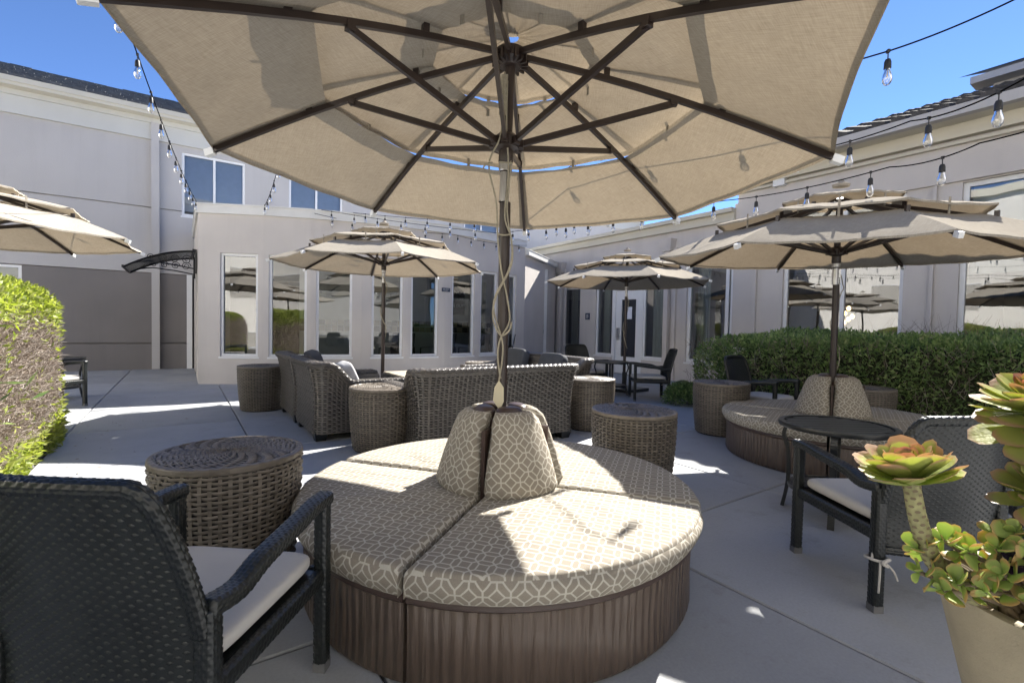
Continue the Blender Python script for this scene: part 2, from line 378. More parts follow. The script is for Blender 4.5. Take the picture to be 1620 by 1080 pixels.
M['hedge'] = leaf_mat('shaded_hedge_leaf', ((0.0, (0.045, 0.075, 0.03)), (0.5, (0.17, 0.26, 0.095)), (0.9, (0.33, 0.42, 0.165)), (1.0, (0.42, 0.38, 0.26))), 0.35, 0.36)
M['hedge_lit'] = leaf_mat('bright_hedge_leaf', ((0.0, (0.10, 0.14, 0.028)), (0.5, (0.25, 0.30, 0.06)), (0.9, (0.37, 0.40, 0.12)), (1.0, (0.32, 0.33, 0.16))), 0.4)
M['twig'] = leaf_mat('dry_twig', ((0.0, (0.15, 0.115, 0.09)), (0.6, (0.33, 0.27, 0.225)), (1.0, (0.50, 0.45, 0.40))), 0.0, 0.8)
M['bark'] = simple('hedge_core', (0.03, 0.035, 0.018), 0.95, var=0.3)
M['bark_brown'] = simple('hedge_core_brown', (0.13, 0.10, 0.065), 0.95, var=0.4, nscale=14)
M['aeonium'] = succulent_mat('aeonium_leaf', (0.36, 0.42, 0.10), (0.42, 0.42, 0.12), (0.40, 0.22, 0.16), 0.45, 0.95)
M['aeonium_green'] = succulent_mat('aeonium_leaf_green', (0.33, 0.42, 0.12), (0.42, 0.44, 0.14), (0.46, 0.32, 0.20), 0.45, 1.04)
M['aeonium_dark'] = succulent_mat('aeonium_leaf_dark', (0.10, 0.10, 0.09), (0.05, 0.035, 0.055), (0.035, 0.02, 0.045), 0.2)
M['jade'] = succulent_mat('jade_leaf', (0.25, 0.35, 0.09), (0.38, 0.46, 0.13), (0.48, 0.34, 0.14), 0.4, 0.98)
M['stem'] = simple('aeonium_stem', (0.26, 0.25, 0.12), 0.7, var=0.3, nscale=70)
M['jade_stem'] = simple('jade_stem', (0.17, 0.13, 0.08), 0.8, var=0.3, nscale=30)

# ------------------------------------------------------------------ mesh helpers
class MB:
    """collects shapes into one mesh"""
    def __init__(self): self.v = []; self.f = []; self.mi = []; self.uv = {}; self.n = 0
    def add(self, verts, faces, mi=0, uvs=None):
        o = self.n
        self.v.extend([tuple(p) for p in verts]); self.n += len(verts)
        for k, f in enumerate(faces):
            if uvs is not None: self.uv[len(self.f)] = [uvs[i] for i in f]
            self.f.append([i + o for i in f]); self.mi.append(mi)
        return self
    def hexa(self, p, mi=0):   # 8 points: bottom 4 ccw, top 4 ccw
        return self.add(p, [(3, 2, 1, 0), (4, 5, 6, 7), (0, 1, 5, 4), (1, 2, 6, 5), (2, 3, 7, 6), (3, 0, 4, 7)], mi)
    def box(self, c, s, rz=0.0, mi=0, M4=None):
        cx, cy, cz = c; x, y, z = s[0] / 2, s[1] / 2, s[2] / 2
        pts = [(-x, -y, -z), (x, -y, -z), (x, y, -z), (-x, y, -z), (-x, -y, z), (x, -y, z), (x, y, z), (-x, y, z)]
        ca, sa = math.cos(rz), math.sin(rz)
        q = [Vector((px * ca - py * sa + cx, px * sa + py * ca + cy, pz + cz)) for px, py, pz in pts]
        if M4 is not None: q = [M4 @ p for p in q]
        return self.hexa(q, mi)
    def bar(self, p0, p1, w, h, up=(0, 0, 1), mi=0):
        p0, p1 = Vector(p0), Vector(p1); d = (p1 - p0).normalized(); up = Vector(up)
        s = d.cross(up)
        if s.length < 1e-5: s = Vector((1, 0, 0))
        s.normalize(); u = s.cross(d)
        q = [p + s * (i * w / 2) + u * (j * h / 2) for p in (p0, p1) for i, j in ((-1, -1), (1, -1), (1, 1), (-1, 1))]
        return self.hexa(q, mi)
    def tube(self, pts, r, n=8, mi=0, caps=True):
        pts = [Vector(p) for p in pts]; m = len(pts)
        rs = r if isinstance(r, (list, tuple)) else [r] * m
        vs = []; fs = []
        prev = None
        for i, p in enumerate(pts):
            t = (pts[min(i + 1, m - 1)] - pts[max(i - 1, 0)]).normalized()
            if prev is None:
                a = Vector((0, 0, 1)) if abs(t.z) < 0.9 else Vector((1, 0, 0))
                s = t.cross(a).normalized()
            else:
                s = (prev - t * prev.dot(t)).normalized()
            prev = s; u = t.cross(s)
            for k in range(n):
                a = 2 * PI * k / n
                vs.append(p + (s * math.cos(a) + u * math.sin(a)) * rs[i])
        for i in range(m - 1):
            for k in range(n):
                fs.append((i * n + k, i * n + (k + 1) % n, (i + 1) * n + (k + 1) % n, (i + 1) * n + k))
        if caps: fs.append(tuple(range(n - 1, -1, -1))); fs.append(tuple((m - 1) * n + k for k in range(n)))
        return self.add(vs, fs, mi)
    def lathe(self, prof, n=32, c=(0, 0), a0=0.0, a1=2 * PI, mi=0, uvscale=None):
        full = abs(a1 - a0 - 2 * PI) < 1e-6
        cols = n if full else n + 1
        vs = []; fs = []; uvs = []
        s = 0; ss = [0]
        for i in range(1, len(prof)):
            s += math.hypot(prof[i][0] - prof[i - 1][0], prof[i][1] - prof[i - 1][1]); ss.append(s)
        rm = max(p[0] for p in prof)
        for k in range(cols):
            a = a0 + (a1 - a0) * k / n
            for i, (r, z) in enumerate(prof):
                vs.append((c[0] + r * math.cos(a), c[1] + r * math.sin(a), z)); uvs.append(((a - a0) * rm, ss[i]))
        m = len(prof)
        for k in range(n):
            k2 = (k + 1) % cols
            for i in range(m - 1): fs.append((k * m + i, k2 * m + i, k2 * m + i + 1, k * m + i + 1))
        return self.add(vs, fs, mi, uvs if uvscale else None)
    def grid(self, fn, nu, nv, mi=0, uvf=None, flip=False):
        vs = [fn(i / nu, j / nv) for i in range(nu + 1) for j in range(nv + 1)]
        uvs = [uvf(i / nu, j / nv) for i in range(nu + 1) for j in range(nv + 1)] if uvf else None
        m = nv + 1
        fs = []
        for i in range(nu):
            for j in range(nv):
                q = (i * m + j, (i + 1) * m + j, (i + 1) * m + j + 1, i * m + j + 1)
                fs.append(q[::-1] if flip else q)
        return self.add(vs, fs, mi, uvs)
    def mesh(self, name, mats, smooth=None):
        me = bpy.data.meshes.new(name)
        me.from_pydata(self.v, [], self.f)
        for m in (mats if isinstance(mats, (list, tuple)) else [mats]): me.materials.append(m)
        if len(me.materials) > 1: me.polygons.foreach_set('material_index', self.mi)
        if self.uv:
            ul = me.uv_layers.new(name='UVMap')
            buf = []
            for i, f in enumerate(self.f): buf.extend(self.uv.get(i, [(0, 0)] * len(f)))
            ul.data.foreach_set('uv', np.array(buf, dtype=np.float32).ravel())
        finish(me, smooth)
        return me
def finish(me, smooth):
    me.update()
    if smooth is not None:
        me.polygons.foreach_set('use_smooth', [True] * len(me.polygons))
        if smooth < 180: me.set_sharp_from_angle(angle=math.radians(smooth))
def grid_mesh(name, P, mat, smooth=180, extra=None, uv=None):
    """numpy grid(s) of points (nu, nv, 3) -> mesh"""
    Ps = P if isinstance(P, list) else [P]
    V = []; Fc = []; Rn = []; o = 0
    for p in Ps:
        nu, nv, _ = p.shape
        idx = np.arange(nu * nv).reshape(nu, nv) + o
        Fc.append(np.stack([idx[:-1, :-1], idx[1:, :-1], idx[1:, 1:], idx[:-1, 1:]], -1).reshape(-1, 4))
        V.append(p.reshape(-1, 3)); o += nu * nv
        blk = RNG.random(((nu + 6) // 3 + 2, max(1, (nv - 1) // 3 + 2)))
        rr = blk[((np.arange(nu - 1) + RNG.integers(0, 6)) // 3)[:, None], (np.arange(nv - 1) // 3)[None, :]]
        Rn.append((0.2 + 0.35 * RNG.random() + 0.45 * rr).reshape(-1))
    return np_mesh(name, np.concatenate(V), np.concatenate(Fc), mat, smooth, np.concatenate(Rn))
def np_mesh(name, V, Fc, mat, smooth=None, attr=None):
    me = bpy.data.meshes.new(name)
    k = Fc.shape[1]
    me.vertices.add(len(V)); me.vertices.foreach_set('co', V.astype(np.float32).ravel())
    me.loops.add(Fc.size); me.loops.foreach_set('vertex_index', Fc.astype(np.int32).ravel())
    me.polygons.add(len(Fc)); me.polygons.foreach_set('loop_start', np.arange(0, Fc.size, k, dtype=np.int32))
    me.polygons.foreach_set('loop_total', np.full(len(Fc), k, dtype=np.int32))
    me.update(calc_edges=True)
    me.materials.append(mat)
    if attr is not None:
        a = me.attributes.new('Rnd', 'FLOAT', 'FACE'); a.data.foreach_set('value', attr.astype(np.float32))
    finish(me, smooth)
    return me

def obj(name, me, parent=None, loc=None, rz=None, label=None, kind=None, M4=None):
    o = bpy.data.objects.new(name, me); COL.objects.link(o)
    if parent is not None: o.parent = parent
    if M4 is not None: o.matrix_basis = M4
    else:
        if loc is not None: o.location = loc
        if rz is not None: o.rotation_euler = (0, 0, rz)
    if label: o['label'] = label
    if kind: o['kind'] = kind
    return o
def tag(o, label, cat, group=None):
    o['label'] = label; o['category'] = cat
    if group: o['group'] = group
    return o
def thing(name, label, cat, loc=(0, 0, 0), rz=0.0, group=None):
    o = bpy.data.objects.new(name, None); COL.objects.link(o)
    o.location = loc; o.rotation_euler = (0, 0, rz); o.empty_display_size = 0.2
    return tag(o, label, cat, group)
def dup(root, label, loc=None, rz=None, cat=True):
    """copy of a thing with copies of its parts and sub-parts; meshes shared"""
    r = root.copy(); COL.objects.link(r)
    if loc is not None: r.location = loc
    if rz is not None: r.rotation_euler = (0, 0, rz)
    r['label'] = label
    for ch in list(root.children):
        c = ch.copy(); COL.objects.link(c); c.parent = r
        for g in list(ch.children):
            d = g.copy(); COL.objects.link(d); d.parent = c
    return r
def wpart(name, mb, mats, parent, smooth=None, label=None, kind=None):
    """mesh given in world coordinates, placed under an unrotated parent"""
    o = Vector((0, 0, 0)); q = parent
    while q is not None: o += q.location; q = q.parent
    mb.v = [(p[0] - o.x, p[1] - o.y, p[2] - o.z) for p in mb.v]
    return obj(name, mb.mesh(name, mats, smooth), parent, label=label, kind=kind)
def bev(o, w=0.004, seg=2):
    m = o.modifiers.new('bevel', 'BEVEL'); m.width = w; m.segments = seg; m.limit_method = 'ANGLE'; m.angle_limit = math.radians(40)
    return o

# ------------------------------------------------------------------ weaving
def normals(P):
    du = np.gradient(P, axis=0); dv = np.gradient(P, axis=1)
    n = np.cross(du, dv); return n / (np.linalg.norm(n, axis=2, keepdims=True) + 1e-9)
def weave(fn, ncol, nrow, strand=0.004, amp=0.003, rows_sub=3, closed=False, halfcol=2, alt=1.0):
    """horizontal round strands running over and under upright stakes, as one displaced grid"""
    u = np.arange(ncol * halfcol + 1) / (ncol * halfcol)
    ts = np.linspace(-1, 1, rows_sub + 1)
    vs = []; tt = []; rw = []
    for r in range(nrow):
        for t in ts[:-1]: vs.append((r + (t + 1) / 2) / nrow); tt.append(t); rw.append(r)
    vs.append(1.0); tt.append(1.0); rw.append(nrow - 1)
    vs = np.array(vs); tt = np.array(tt); rw = np.array(rw)
    P = fn(u[:, None], vs[None, :])
    Nn = normals(P)
    if closed:
        du = np.gradient(np.concatenate([P[-3:-1], P, P[1:3]]), axis=0)[2:-2]
        dv = np.gradient(P, axis=1); Nn = np.cross(du, dv); Nn /= np.linalg.norm(Nn, axis=2, keepdims=True) + 1e-9
    prof = np.sqrt(np.clip(1 - tt ** 2, 0, 1))
    h = strand * (prof - 1)[None, :] + amp * np.cos(PI * (u[:, None] * ncol + alt * rw[None, :])) * prof[None, :]
    return P + Nn * h[..., None]
def strips(fn, ncol, nrow, fill=0.86, amp=0.0025, thick=0.0015, alt=1.0, solid=False):
    """flat strands woven with little gaps: separate ribbons, returned as grids"""
    out = []
    u = np.arange(ncol * 2 + 1) / (ncol * 2)
    for r in range(nrow):
        v = np.array([(r + 0.5 - fill / 2) / nrow, (r + 0.5) / nrow, (r + 0.5 + fill / 2) / nrow])
        P = fn(u[:, None], v[None, :]); Nn = normals(P)
        h = amp * np.cos(PI * (u[:, None] * ncol + alt * r)) + np.array([-thick, 0, -thick])[None, :]
        out.append(P + Nn * h[..., None])
    for c in range(ncol + 1):
        hwid = 0.5 if solid else 0.2; uc = np.clip(np.array([(c - hwid) / ncol, (c + hwid) / ncol]), 0, 1)
        v = np.linspace(0, 1, nrow // 3 + 2)
        out.append(fn(uc[:, None], v[None, :]))
    return out
def basket_tube(path, w, h, cell=0.011, amp=0.0022, up=(0, 0, 1), round_=4.0):
    """rectangular member wrapped in flat basket weave; returns a point grid"""
    pts = np.array([list(p) for p in path], float)
    seg = np.r_[0, np.cumsum(np.linalg.norm(np.diff(pts, axis=0), axis=1))]
    Ln = seg[-1]
    m = max(3, int(round(Ln / cell))); n = max(8, int(round(2 * (w + h) / cell / 2) * 2))
    s = np.linspace(0, Ln, m * 3 + 1)
    C = np.stack([np.interp(s, seg, pts[:, k]) for k in range(3)], 1)
    T = np.gradient(C, axis=0)
    for _ in range(3): T[1:-1] = (T[:-2] + T[1:-1] * 2 + T[2:]) / 4
    T /= np.linalg.norm(T, axis=1, keepdims=True)
    U0 = np.array(up, float)
    S = np.cross(T, U0); S /= np.linalg.norm(S, axis=1, keepdims=True) + 1e-9
    Up = np.cross(S, T)
    k = np.arange(n * 3 + 1); a = 2 * PI * k / (n * 3)
    ca, sa = np.cos(a), np.sin(a)
    rr = (np.abs(ca) ** round_ + np.abs(sa) ** round_) ** (-1 / round_)
    X = ca * rr; Y = sa * rr
    ci = (k // 3) % n; fu = (k % 3) / 3.0
    rj = np.arange(len(s)) // 3; fv = (np.arange(len(s)) % 3) / 3.0
    par = (ci[None, :] + rj[:, None]) % 2
    au = np.where(fu > 0, 1.0, 0.0); av = np.where(fv > 0, 1.0, 0.0)
    bump = np.where(par == 0, au[None, :] * (0.75 + 0.25 * av[:, None]), av[:, None] * (0.45 + 0.3 * au[None, :]))
    d = amp * (bump - 0.5)
    px = (w / 2 + d) * X[None, :]; py = (h / 2 + d) * Y[None, :]
    G = C[:, None, :] + S[:, None, :] * px[..., None] + Up[:, None, :] * py[..., None]
    cap0 = np.repeat(C[:1, None, :], G.shape[1], 1); cap1 = np.repeat(C[-1:, None, :], G.shape[1], 1)
    return np.concatenate([cap0, G, cap1], 0)

# ================================================================== THE SETTING
# ground sheet to the horizon
g = MB(); g.add([(-400, -400, -0.05), (400, -400, -0.05), (400, 400, -0.05), (-400, 400, -0.05)], [(0, 1, 2, 3)])
obj('ground', g.mesh('ground', M['soil']), kind='structure')
# patio of cast slabs with recessed joints
patio = bpy.data.objects.new('patio', None); COL.objects.link(patio); patio['kind'] = 'structure'
A0, DA, B0, DB = 0.25, 1.455, -0.90, 1.417
sl = MB(); hw, hd, bv_ = (DB - 0.011) / 2, (DA - 0.011) / 2, 0.006
top = [(-hw + bv_, -hd + bv_, 0), (hw - bv_, -hd + bv_, 0), (hw - bv_, hd - bv_, 0), (-hw + bv_, hd - bv_, 0)]
mid = [(-hw, -hd, -bv_), (hw, -hd, -bv_), (hw, hd, -bv_), (-hw, hd, -bv_)]
low = [(x, y, -0.045) for x, y, _ in mid]
sl.add(low + mid + top, [(8, 9, 10, 11), (4, 5, 9, 8), (5, 6, 10, 9), (6, 7, 11, 10), (7, 4, 8, 11), (0, 1, 5, 4), (1, 2, 6, 5), (2, 3, 7, 6), (3, 0, 4, 7)])
slab_me = sl.mesh('slab', M['concrete'])
for i in range(-5, 9):
    for j in range(-7, 7):
        a_, b_ = A0 + (i + 0.5) * DA, B0 + (j + 0.5) * DB
        if j < 0 and 1.0 < a_ < 6.0: continue
        if b_ > 6.1 and a_ < 4.5: continue
        obj('slab', slab_me, patio, ab(a_, b_, 0), ROT_B)
jb = MB(); jb.add([ab(-8, -11.5, -0.024), ab(-8, 9.5, -0.024), ab(13.6, 9.5, -0.024), ab(13.6, -11.5, -0.024)], [(0, 1, 2, 3)])
obj('joint_bed', jb.mesh('joint_bed', simple('joint_grit', (0.09, 0.085, 0.08), 0.95, var=0.2, nscale=40)), patio)

# ------------------------------------------------------------------ walls with openings
def mitre(path, off):
    """offset polyline to its left by off"""
    out = []
    n = len(path)
    for i in range(n):
        p = Vector(path[i][:2])
        ds = []
        if i > 0: ds.append((p - Vector(path[i - 1][:2])).normalized())
        if i < n - 1: ds.append((Vector(path[i + 1][:2]) - p).normalized())
        ns = [Vector((-d.y, d.x)) for d in ds]
        m = ns[0] if len(ns) == 1 else (ns[0] + ns[1]) / (1 + ns[0].dot(ns[1]))
        out.append(p + m * off)
    return out
def wall(mb, path, z0, z1, thick, openings=(), mi=0):
    """path runs so that the inside lies to its left; openings: (segment, t0, t1, zb, zt)"""
    inner = mitre(path, thick)
    for i in range(len(path) - 1):
        P0, P1, Q0, Q1 = Vector(path[i][:2]), Vector(path[i + 1][:2]), inner[i], inner[i + 1]
        def piece(t0, t1, za, zb):
            if t1 - t0 < 1e-4 or zb - za < 1e-4: return
            a, b, c, d = P0.lerp(P1, t0), P0.lerp(P1, t1), Q0.lerp(Q1, t1), Q0.lerp(Q1, t0)
            mb.hexa([(q.x, q.y, za) for q in (a, b, c, d)] + [(q.x, q.y, zb) for q in (a, b, c, d)], mi)
        t = 0.0
        for (sg, t0, t1, zb, zt) in sorted(o for o in openings if o[0] == i):
            piece(t, t0, z0, z1); piece(t0, t1, z0, zb); piece(t0, t1, zt, z1); t = t1
        piece(t, 1.0, z0, z1)
def sweep_box(mb, path, off0, off1, z0, z1, mi=0):
    a = mitre(path, off0); b = mitre(path, off1)
    for i in range(len(path) - 1):
        mb.hexa([(q.x, q.y, z0) for q in (a[i], a[i + 1], b[i + 1], b[i])] + [(q.x, q.y, z1) for q in (a[i], a[i + 1], b[i + 1], b[i])], mi)
def window(parent, p0, p1, z0, z1, recess=0.04, fw=0.05, fd=0.06, bars=(), pane='glass', sill=True, hbars=(), name='window'):
    """white frame in an opening from p0 to p1 (inside to the left), pane as a child of the frame"""
    p0, p1 = Vector((p0[0], p0[1], 0)), Vector((p1[0], p1[1], 0))
    d = (p1 - p0); W = d.length; d.normalize(); n = Vector((-d.y, d.x, 0))
    mb = MB()
    def bx(s0, s1, za, zb, o0=recess, o1=recess + fd):
        q = [p0 + d * s + n * o for s, o in ((s0, o0), (s1, o0), (s1, o1), (s0, o1))]
        mb.hexa([(v.x, v.y, za) for v in q] + [(v.x, v.y, zb) for v in q])
    bx(0, fw, z0, z1); bx(W - fw, W, z0, z1); bx(fw, W - fw, z0, z0 + fw); bx(fw, W - fw, z1 - fw, z1)
    for b in bars: bx(b * W - fw / 2, b * W + fw / 2, z0 + fw, z1 - fw, recess + 0.004, recess + fd - 0.004)
    for h in hbars: bx(fw, W - fw, h - fw / 2, h + fw / 2, recess + 0.006, recess + fd - 0.006)
    if sill: bx(-0.02, W + 0.02, z0 - 0.035, z0 - 0.002, -0.012, recess)
    fr = wpart(name, mb, M['white'], parent)
    pb = MB(); o0 = recess + fd * 0.5
    es = [fw] + [b * W for b in bars] + [W - fw]
    for i in range(len(es) - 1):
        pb = MB()
        q = [p0 + d * s + n * o for s, o in ((es[i], o0), (es[i + 1], o0), (es[i + 1], o0 + 0.006), (es[i], o0 + 0.006))]
        za, zb = z0 + fw, z1 - fw
        pb.add([(q[0].x, q[0].y, za), (q[1].x, q[1].y, za), (q[1].x, q[1].y, zb), (q[0].x, q[0].y, zb)], [(0, 1, 2, 3)])
        wpart('pane', pb, M[pane], fr)
    return fr

# ---- pool house with curved window bay
def V2(p): return (p.x, p.y)
pool = thing('pool_house', 'low stucco pool house with a curved bay of tall white framed windows', 'building', (-2.5, 9.8, 0))
corner = ab(9.82, 0.23)
end = (0.272, 11.184)
bay = [V2(corner), (-4.34, 8.343), (-3.574, 8.504), (-2.76, 8.778), (-2.03, 9.137), (-1.349, 9.589), (-0.741, 10.103), (-0.274, 10.57), end]
wins = [((-5.039, 8.258), (-4.423, 8.33)), ((-4.25, 8.358), (-3.642, 8.486)), ((-3.494, 8.526), (-2.915, 8.716)), ((-2.598, 8.848), (-2.083, 9.107)),
        ((-1.945, 9.187), (-1.472, 9.498)), ((-1.222, 9.688), (-0.802, 10.046)), ((-0.679, 10.16), (-0.341, 10.499)), ((-0.205, 10.644), (0.077, 10.958))]
path = [V2(ab(13.0, 0.23))] + bay + [V2(ab(10.45, 8.66))]
ops = []
wspan = []
for i, (w0, w1) in enumerate(wins):
    P0, P1 = Vector(bay[i]), Vector(bay[i + 1]); D = P1 - P0
    t0 = (Vector(w0) - P0).dot(D) / D.dot(D); t1 = (Vector(w1) - P0).dot(D) / D.dot(D)
    ops.append((i + 1, t0, t1, 0.48, 2.26)); wspan.append((P0.lerp(P1, t0), P0.lerp(P1, t1)))
door_t = (0.30, 0.60)
ops.append((0, door_t[0], door_t[1], 0.0, 2.05))
pw = MB(); wall(pw, path[:-1], -0.04, 2.92, 0.2, ops)
wpart('wall', pw, M['stucco'], pool)
lw = MB(); wall(lw, path[-2:], -0.04, 2.74, 0.2); wpart('side_wall', lw, M['stucco'], pool)
cp = MB(); sweep_box(cp, path[:-1], -0.035, 0.24, 2.92, 3.06); sweep_box(cp, path[:-1], -0.05, 0.25, 3.06, 3.085); wpart('coping', cp, M['coping'], pool)
gu = MB(); sweep_box(gu, path[-2:], -0.09, 0.0, 2.76, 2.87); sweep_box(gu, path[-2:], -0.10, 0.02, 2.87, 2.885); wpart('gutter', gu, M['coping'], pool)
rf = MB(); rp = [(*p, 2.9) for p in mitre(path, 0.15)]
rf.add(rp + [(*V2(ab(13.0, 8.6)), 2.9)], [tuple(range(len(rp) + 1))]); wpart('roof', rf, M['coping'], pool)
for (q0, q1) in wspan: window(pool, q0, q1, 0.48, 2.26, 0.03, 0.045)
# side door facing the passage
dm = MB()
c0, c1 = Vector(path[0]).lerp(Vector(path[1]), door_t[0]), Vector(path[0]).lerp(Vector(path[1]), door_t[1])
fr = window(pool, c0, c1, 0.0, 2.05, 0.02, 0.05, sill=False, name='side_door', hbars=(0.9,))
# interior
inn = MB()
inn.add([(*p, 0.004) for p in mitre(path, 0.2)] + [(*V2(ab(12.9, 8.5)), 0.004)], [tuple(range(len(path) + 1))], 1)
inn.add([(*p, 2.6) for p in mitre(path, 0.2)] + [(*V2(ab(12.9, 8.5)), 2.6)], [tuple(range(len(path) + 1))[::-1]], 0)
wpart('interior', inn, [M['interior'], M['interior_dark']], pool)
bw = MB(); pA, pB = Vector((-4.6, 10.35)), Vector((0.9, 12.6))
bw.hexa([(pA.x, pA.y, 0), (pB.x, pB.y, 0), (pB.x - .03, pB.y + .1, 0), (pA.x - .03, pA.y + .1, 0), (pA.x, pA.y, 2.6), (pB.x, pB.y, 2.6), (pB.x - .03, pB.y + .1, 2.6), (pA.x - .03, pA.y + .1, 2.6)])
wpart('inner_wall', bw, M['coping'], pool)
tb = MB(); dT = (pB - pA).normalized(); nT = Vector((dT.y, -dT.x)); Ld = (pB - pA).length
k = 0
while k * 0.13 < Ld - 0.1:
    for r in range(2):
        p = pA + dT * (k * 0.13 + 0.065) + nT * 0.012
        tb.box((p.x, p.y, 0.98 + r * 0.13), (0.122, 0.02, 0.122), math.atan2(dT.y, dT.x), (k + r) % 2 if (k * 7 + r * 3) % 5 else 1)
    k += 1
wpart('tile_band', tb, [M['tile_dark'], M['tile_tan']], pool, kind='stuff')

def text_mesh(body, size, mat, extrude=0.001):
    c = bpy.data.curves.new('lettering', 'FONT'); c.body = body; c.size = size; c.align_x = 'CENTER'; c.align_y = 'CENTER'; c.extrude = extrude
    o = bpy.data.objects.new('lettering', c); COL.objects.link(o)
    dg = bpy.context.evaluated_depsgraph_get(); me = bpy.data.meshes.new_from_object(o.evaluated_get(dg))
    bpy.data.objects.remove(o); me.materials.clear(); me.materials.append(mat)
    return me
def facing(p, d, n):  # matrix: x along d, y up, z along n (towards the reader)
    return Matrix(((d.x, 0, n.x, p.x), (d.y, 0, n.y, p.y), (0, 1, 0, p.z), (0, 0, 0, 1)))
# notice behind the sixth bay window
w0, w1 = wspan[5]; d_ = (w1 - w0).normalized(); n_ = Vector((d_.y, -d_.x))
sgp = w0.lerp(w1, 0.50) - n_ * 0.22
sg = thing('pool_notice', 'dark pool notice lettered NO LIFEGUARD ON DUTY behind the bay glass', 'sign', (sgp.x, sgp.y, 1.62))
sb = MB(); sb.box((0, 0, 0), (0.36, 0.012, 0.62), math.atan2(d_.y, d_.x)); obj('board', sb.mesh('board', M['tile_dark']), sg)
for body, z, s in (('NO', 0.16, 0.12), ('LIFEGUARD', 0.02, 0.085), ('ON DUTY', -0.12, 0.095)):
    obj('lettering', text_mesh(body, s, M['grey_print']), sg, M4=facing(Vector((n_.x * 0.009, n_.y * 0.009, z)), Vector((d_.x, d_.y, 0)), Vector((n_.x, n_.y, 0))))
# chairs inside the pool room
def pool_chair_parts(root):
    s = MB(); s.box((0, 0, 0.42), (0.5, 0.46, 0.03)); obj('seat', s.mesh('seat', M['black_metal']), root)
    s = MB(); s.bar((0, -0.22, 0.45), (0, -0.32, 0.92), 0.5, 0.015, (0, 1, 0)); obj('backrest', s.mesh('backrest', M['grey_fabric']), root)
    s = MB()
    for sx in (-1, 1):
        s.tube([(sx * 0.26, 0.24, 0), (sx * 0.26, 0.22, 0.62), (sx * 0.26, -0.26, 0.64), (sx * 0.26, -0.3, 0)], 0.014, 6)
    obj('frame', s.mesh('frame', M['black_metal']), root)
pc = thing('pool_chair', 'dark sling chair inside, seen through the fourth bay window', 'chair', (-2.30, 9.55, 0), 2.9, 'sling chairs inside the pool room'); pool_chair_parts(pc)
dup(pc, 'dark sling chair inside, seen through the fifth bay window', (-1.55, 9.95, 0), 2.6)
dup(pc, 'dark sling chair inside, beneath the pool notice', (-0.85, 10.55, 0), 1.2)
dup(pc, 'dark sling chair inside, seen through the seventh bay window', (-0.25, 11.15, 0), 1.6)

# awning over the side door
aw = thing('door_awning', 'curved smoked awning on black scrolled brackets over the passage door', 'awning', ab(10.6, 0.2, 2.1))
def awp(t, da): # arc from wall out
    b = 0.19 - 0.98 * t; z = 2.30 - 0.05 * t - 0.30 * t * t
    return ab(10.0 + da, b, z)
s = MB(); s.grid(lambda u, v: awp(u, v * 1.25), 10, 1); s.grid(lambda u, v: awp(u, v * 1.25) + Vector((0, 0, -0.012)), 10, 1, flip=True); wpart('canopy_sheet', s, M['awning_sheet'], aw, 60)
s = MB(); s.bar(awp(1, 0), awp(1, 1.25), 0.03, 0.04); s.bar(awp(0.02, 0), awp(0.02, 1.25), 0.04, 0.05); wpart('front_rail', s, M['black_plastic'], aw)
for da in (0.02, 1.23):
    s = MB(); s.tube([awp(t / 10, da) + Vector((0, 0, -0.02)) for t in range(11)], 0.014, 6)
    s.tube([ab(10 + da, 0.2, 1.98), ab(10 + da, -0.1, 2.03), ab(10 + da, -0.45, 2.06), awp(0.85, da) + Vector((0, 0, -.02))], 0.012, 6)
    s.tube([ab(10 + da, 0.2, 1.9), ab(10 + da, 0.2, 2.32)], 0.016, 6)
    for cx_ in (0.07, -0.10, -0.27, -0.43):
        pts = []
        for q in range(22):
            th = q * 0.55; rr = (0.075 + 0.05 * cx_) * (1 - q / 26)
            pts.append(ab(10 + da, cx_ + rr * math.cos(th), 2.13 + rr * math.sin(th) * 1.05))
        s.tube(pts, 0.007, 5)
    wpart('scroll_bracket', s, M['black_plastic'], aw, 60)

# ---- two storey wing on the left and behind
wing = thing('guest_wing', 'two storey stucco wing with dark lower band and shingled roof', 'building', ab(13.2, 0, 0))
bL, bR, aF = -26.0, 15.0, 13.1
def wseg(b0, b1): return [V2(ab(aF, b0)), V2(ab(aF, b1))]
upw = [(0.0, 1.24, 3.42, 4.82), (2.2, 3.5, 3.42, 4.82), (7.15, 8.4, 3.42, 4.82), (-9.5, -8.2, 3.42, 4.82), (-15, -13.7, 3.42, 4.82)]
loww = [(-4.1, -2.56, 0.62, 2.16), (-9.5, -8.2, 0.62, 2.16), (-15, -13.7, 0.62, 2.16)]
Lw = bR - bL
wb = MB()
wall(wb, wseg(bL, bR), 3.525, 5.42, 0.25, [(0, (b0 - bL) / Lw, (b1 - bL) / Lw, z0, z1) for b0, b1, z0, z1 in [(x[0], x[1], 3.525, x[3]) for x in upw]])
wall(wb, wseg(bL, bR), 2.11, 3.50, 0.25, [(0, (b0 - bL) / Lw, (b1 - bL) / Lw, 3.42, 3.5) for b0, b1, z0, z1 in upw])
ins = [V2(ab(aF + 0.05, bL)), V2(ab(aF + 0.05, bR))]
wall(wb, ins, 3.495, 3.53, 0.2)
wpart('upper_wall', wb, M['stucco_up'], wing)
wb = MB()
lo = [(0, (b0 - bL) / Lw, (b1 - bL) / Lw, z0, z1) for b0, b1, z0, z1 in loww]
wall(wb, wseg(bL, bR), -0.04, 0.560, 0.25)
wall(wb, wseg(bL, bR), 0.586, 2.09, 0.25, [(0, t0, t1, 0.62, 2.09) for _, t0, t1, _, _ in lo])
wall(wb, ins, 0.555, 0.59, 0.2); wall(wb, ins, 2.085, 2.115, 0.2)
wpart('lower_wall', wb, M['stucco_dark'], wing)
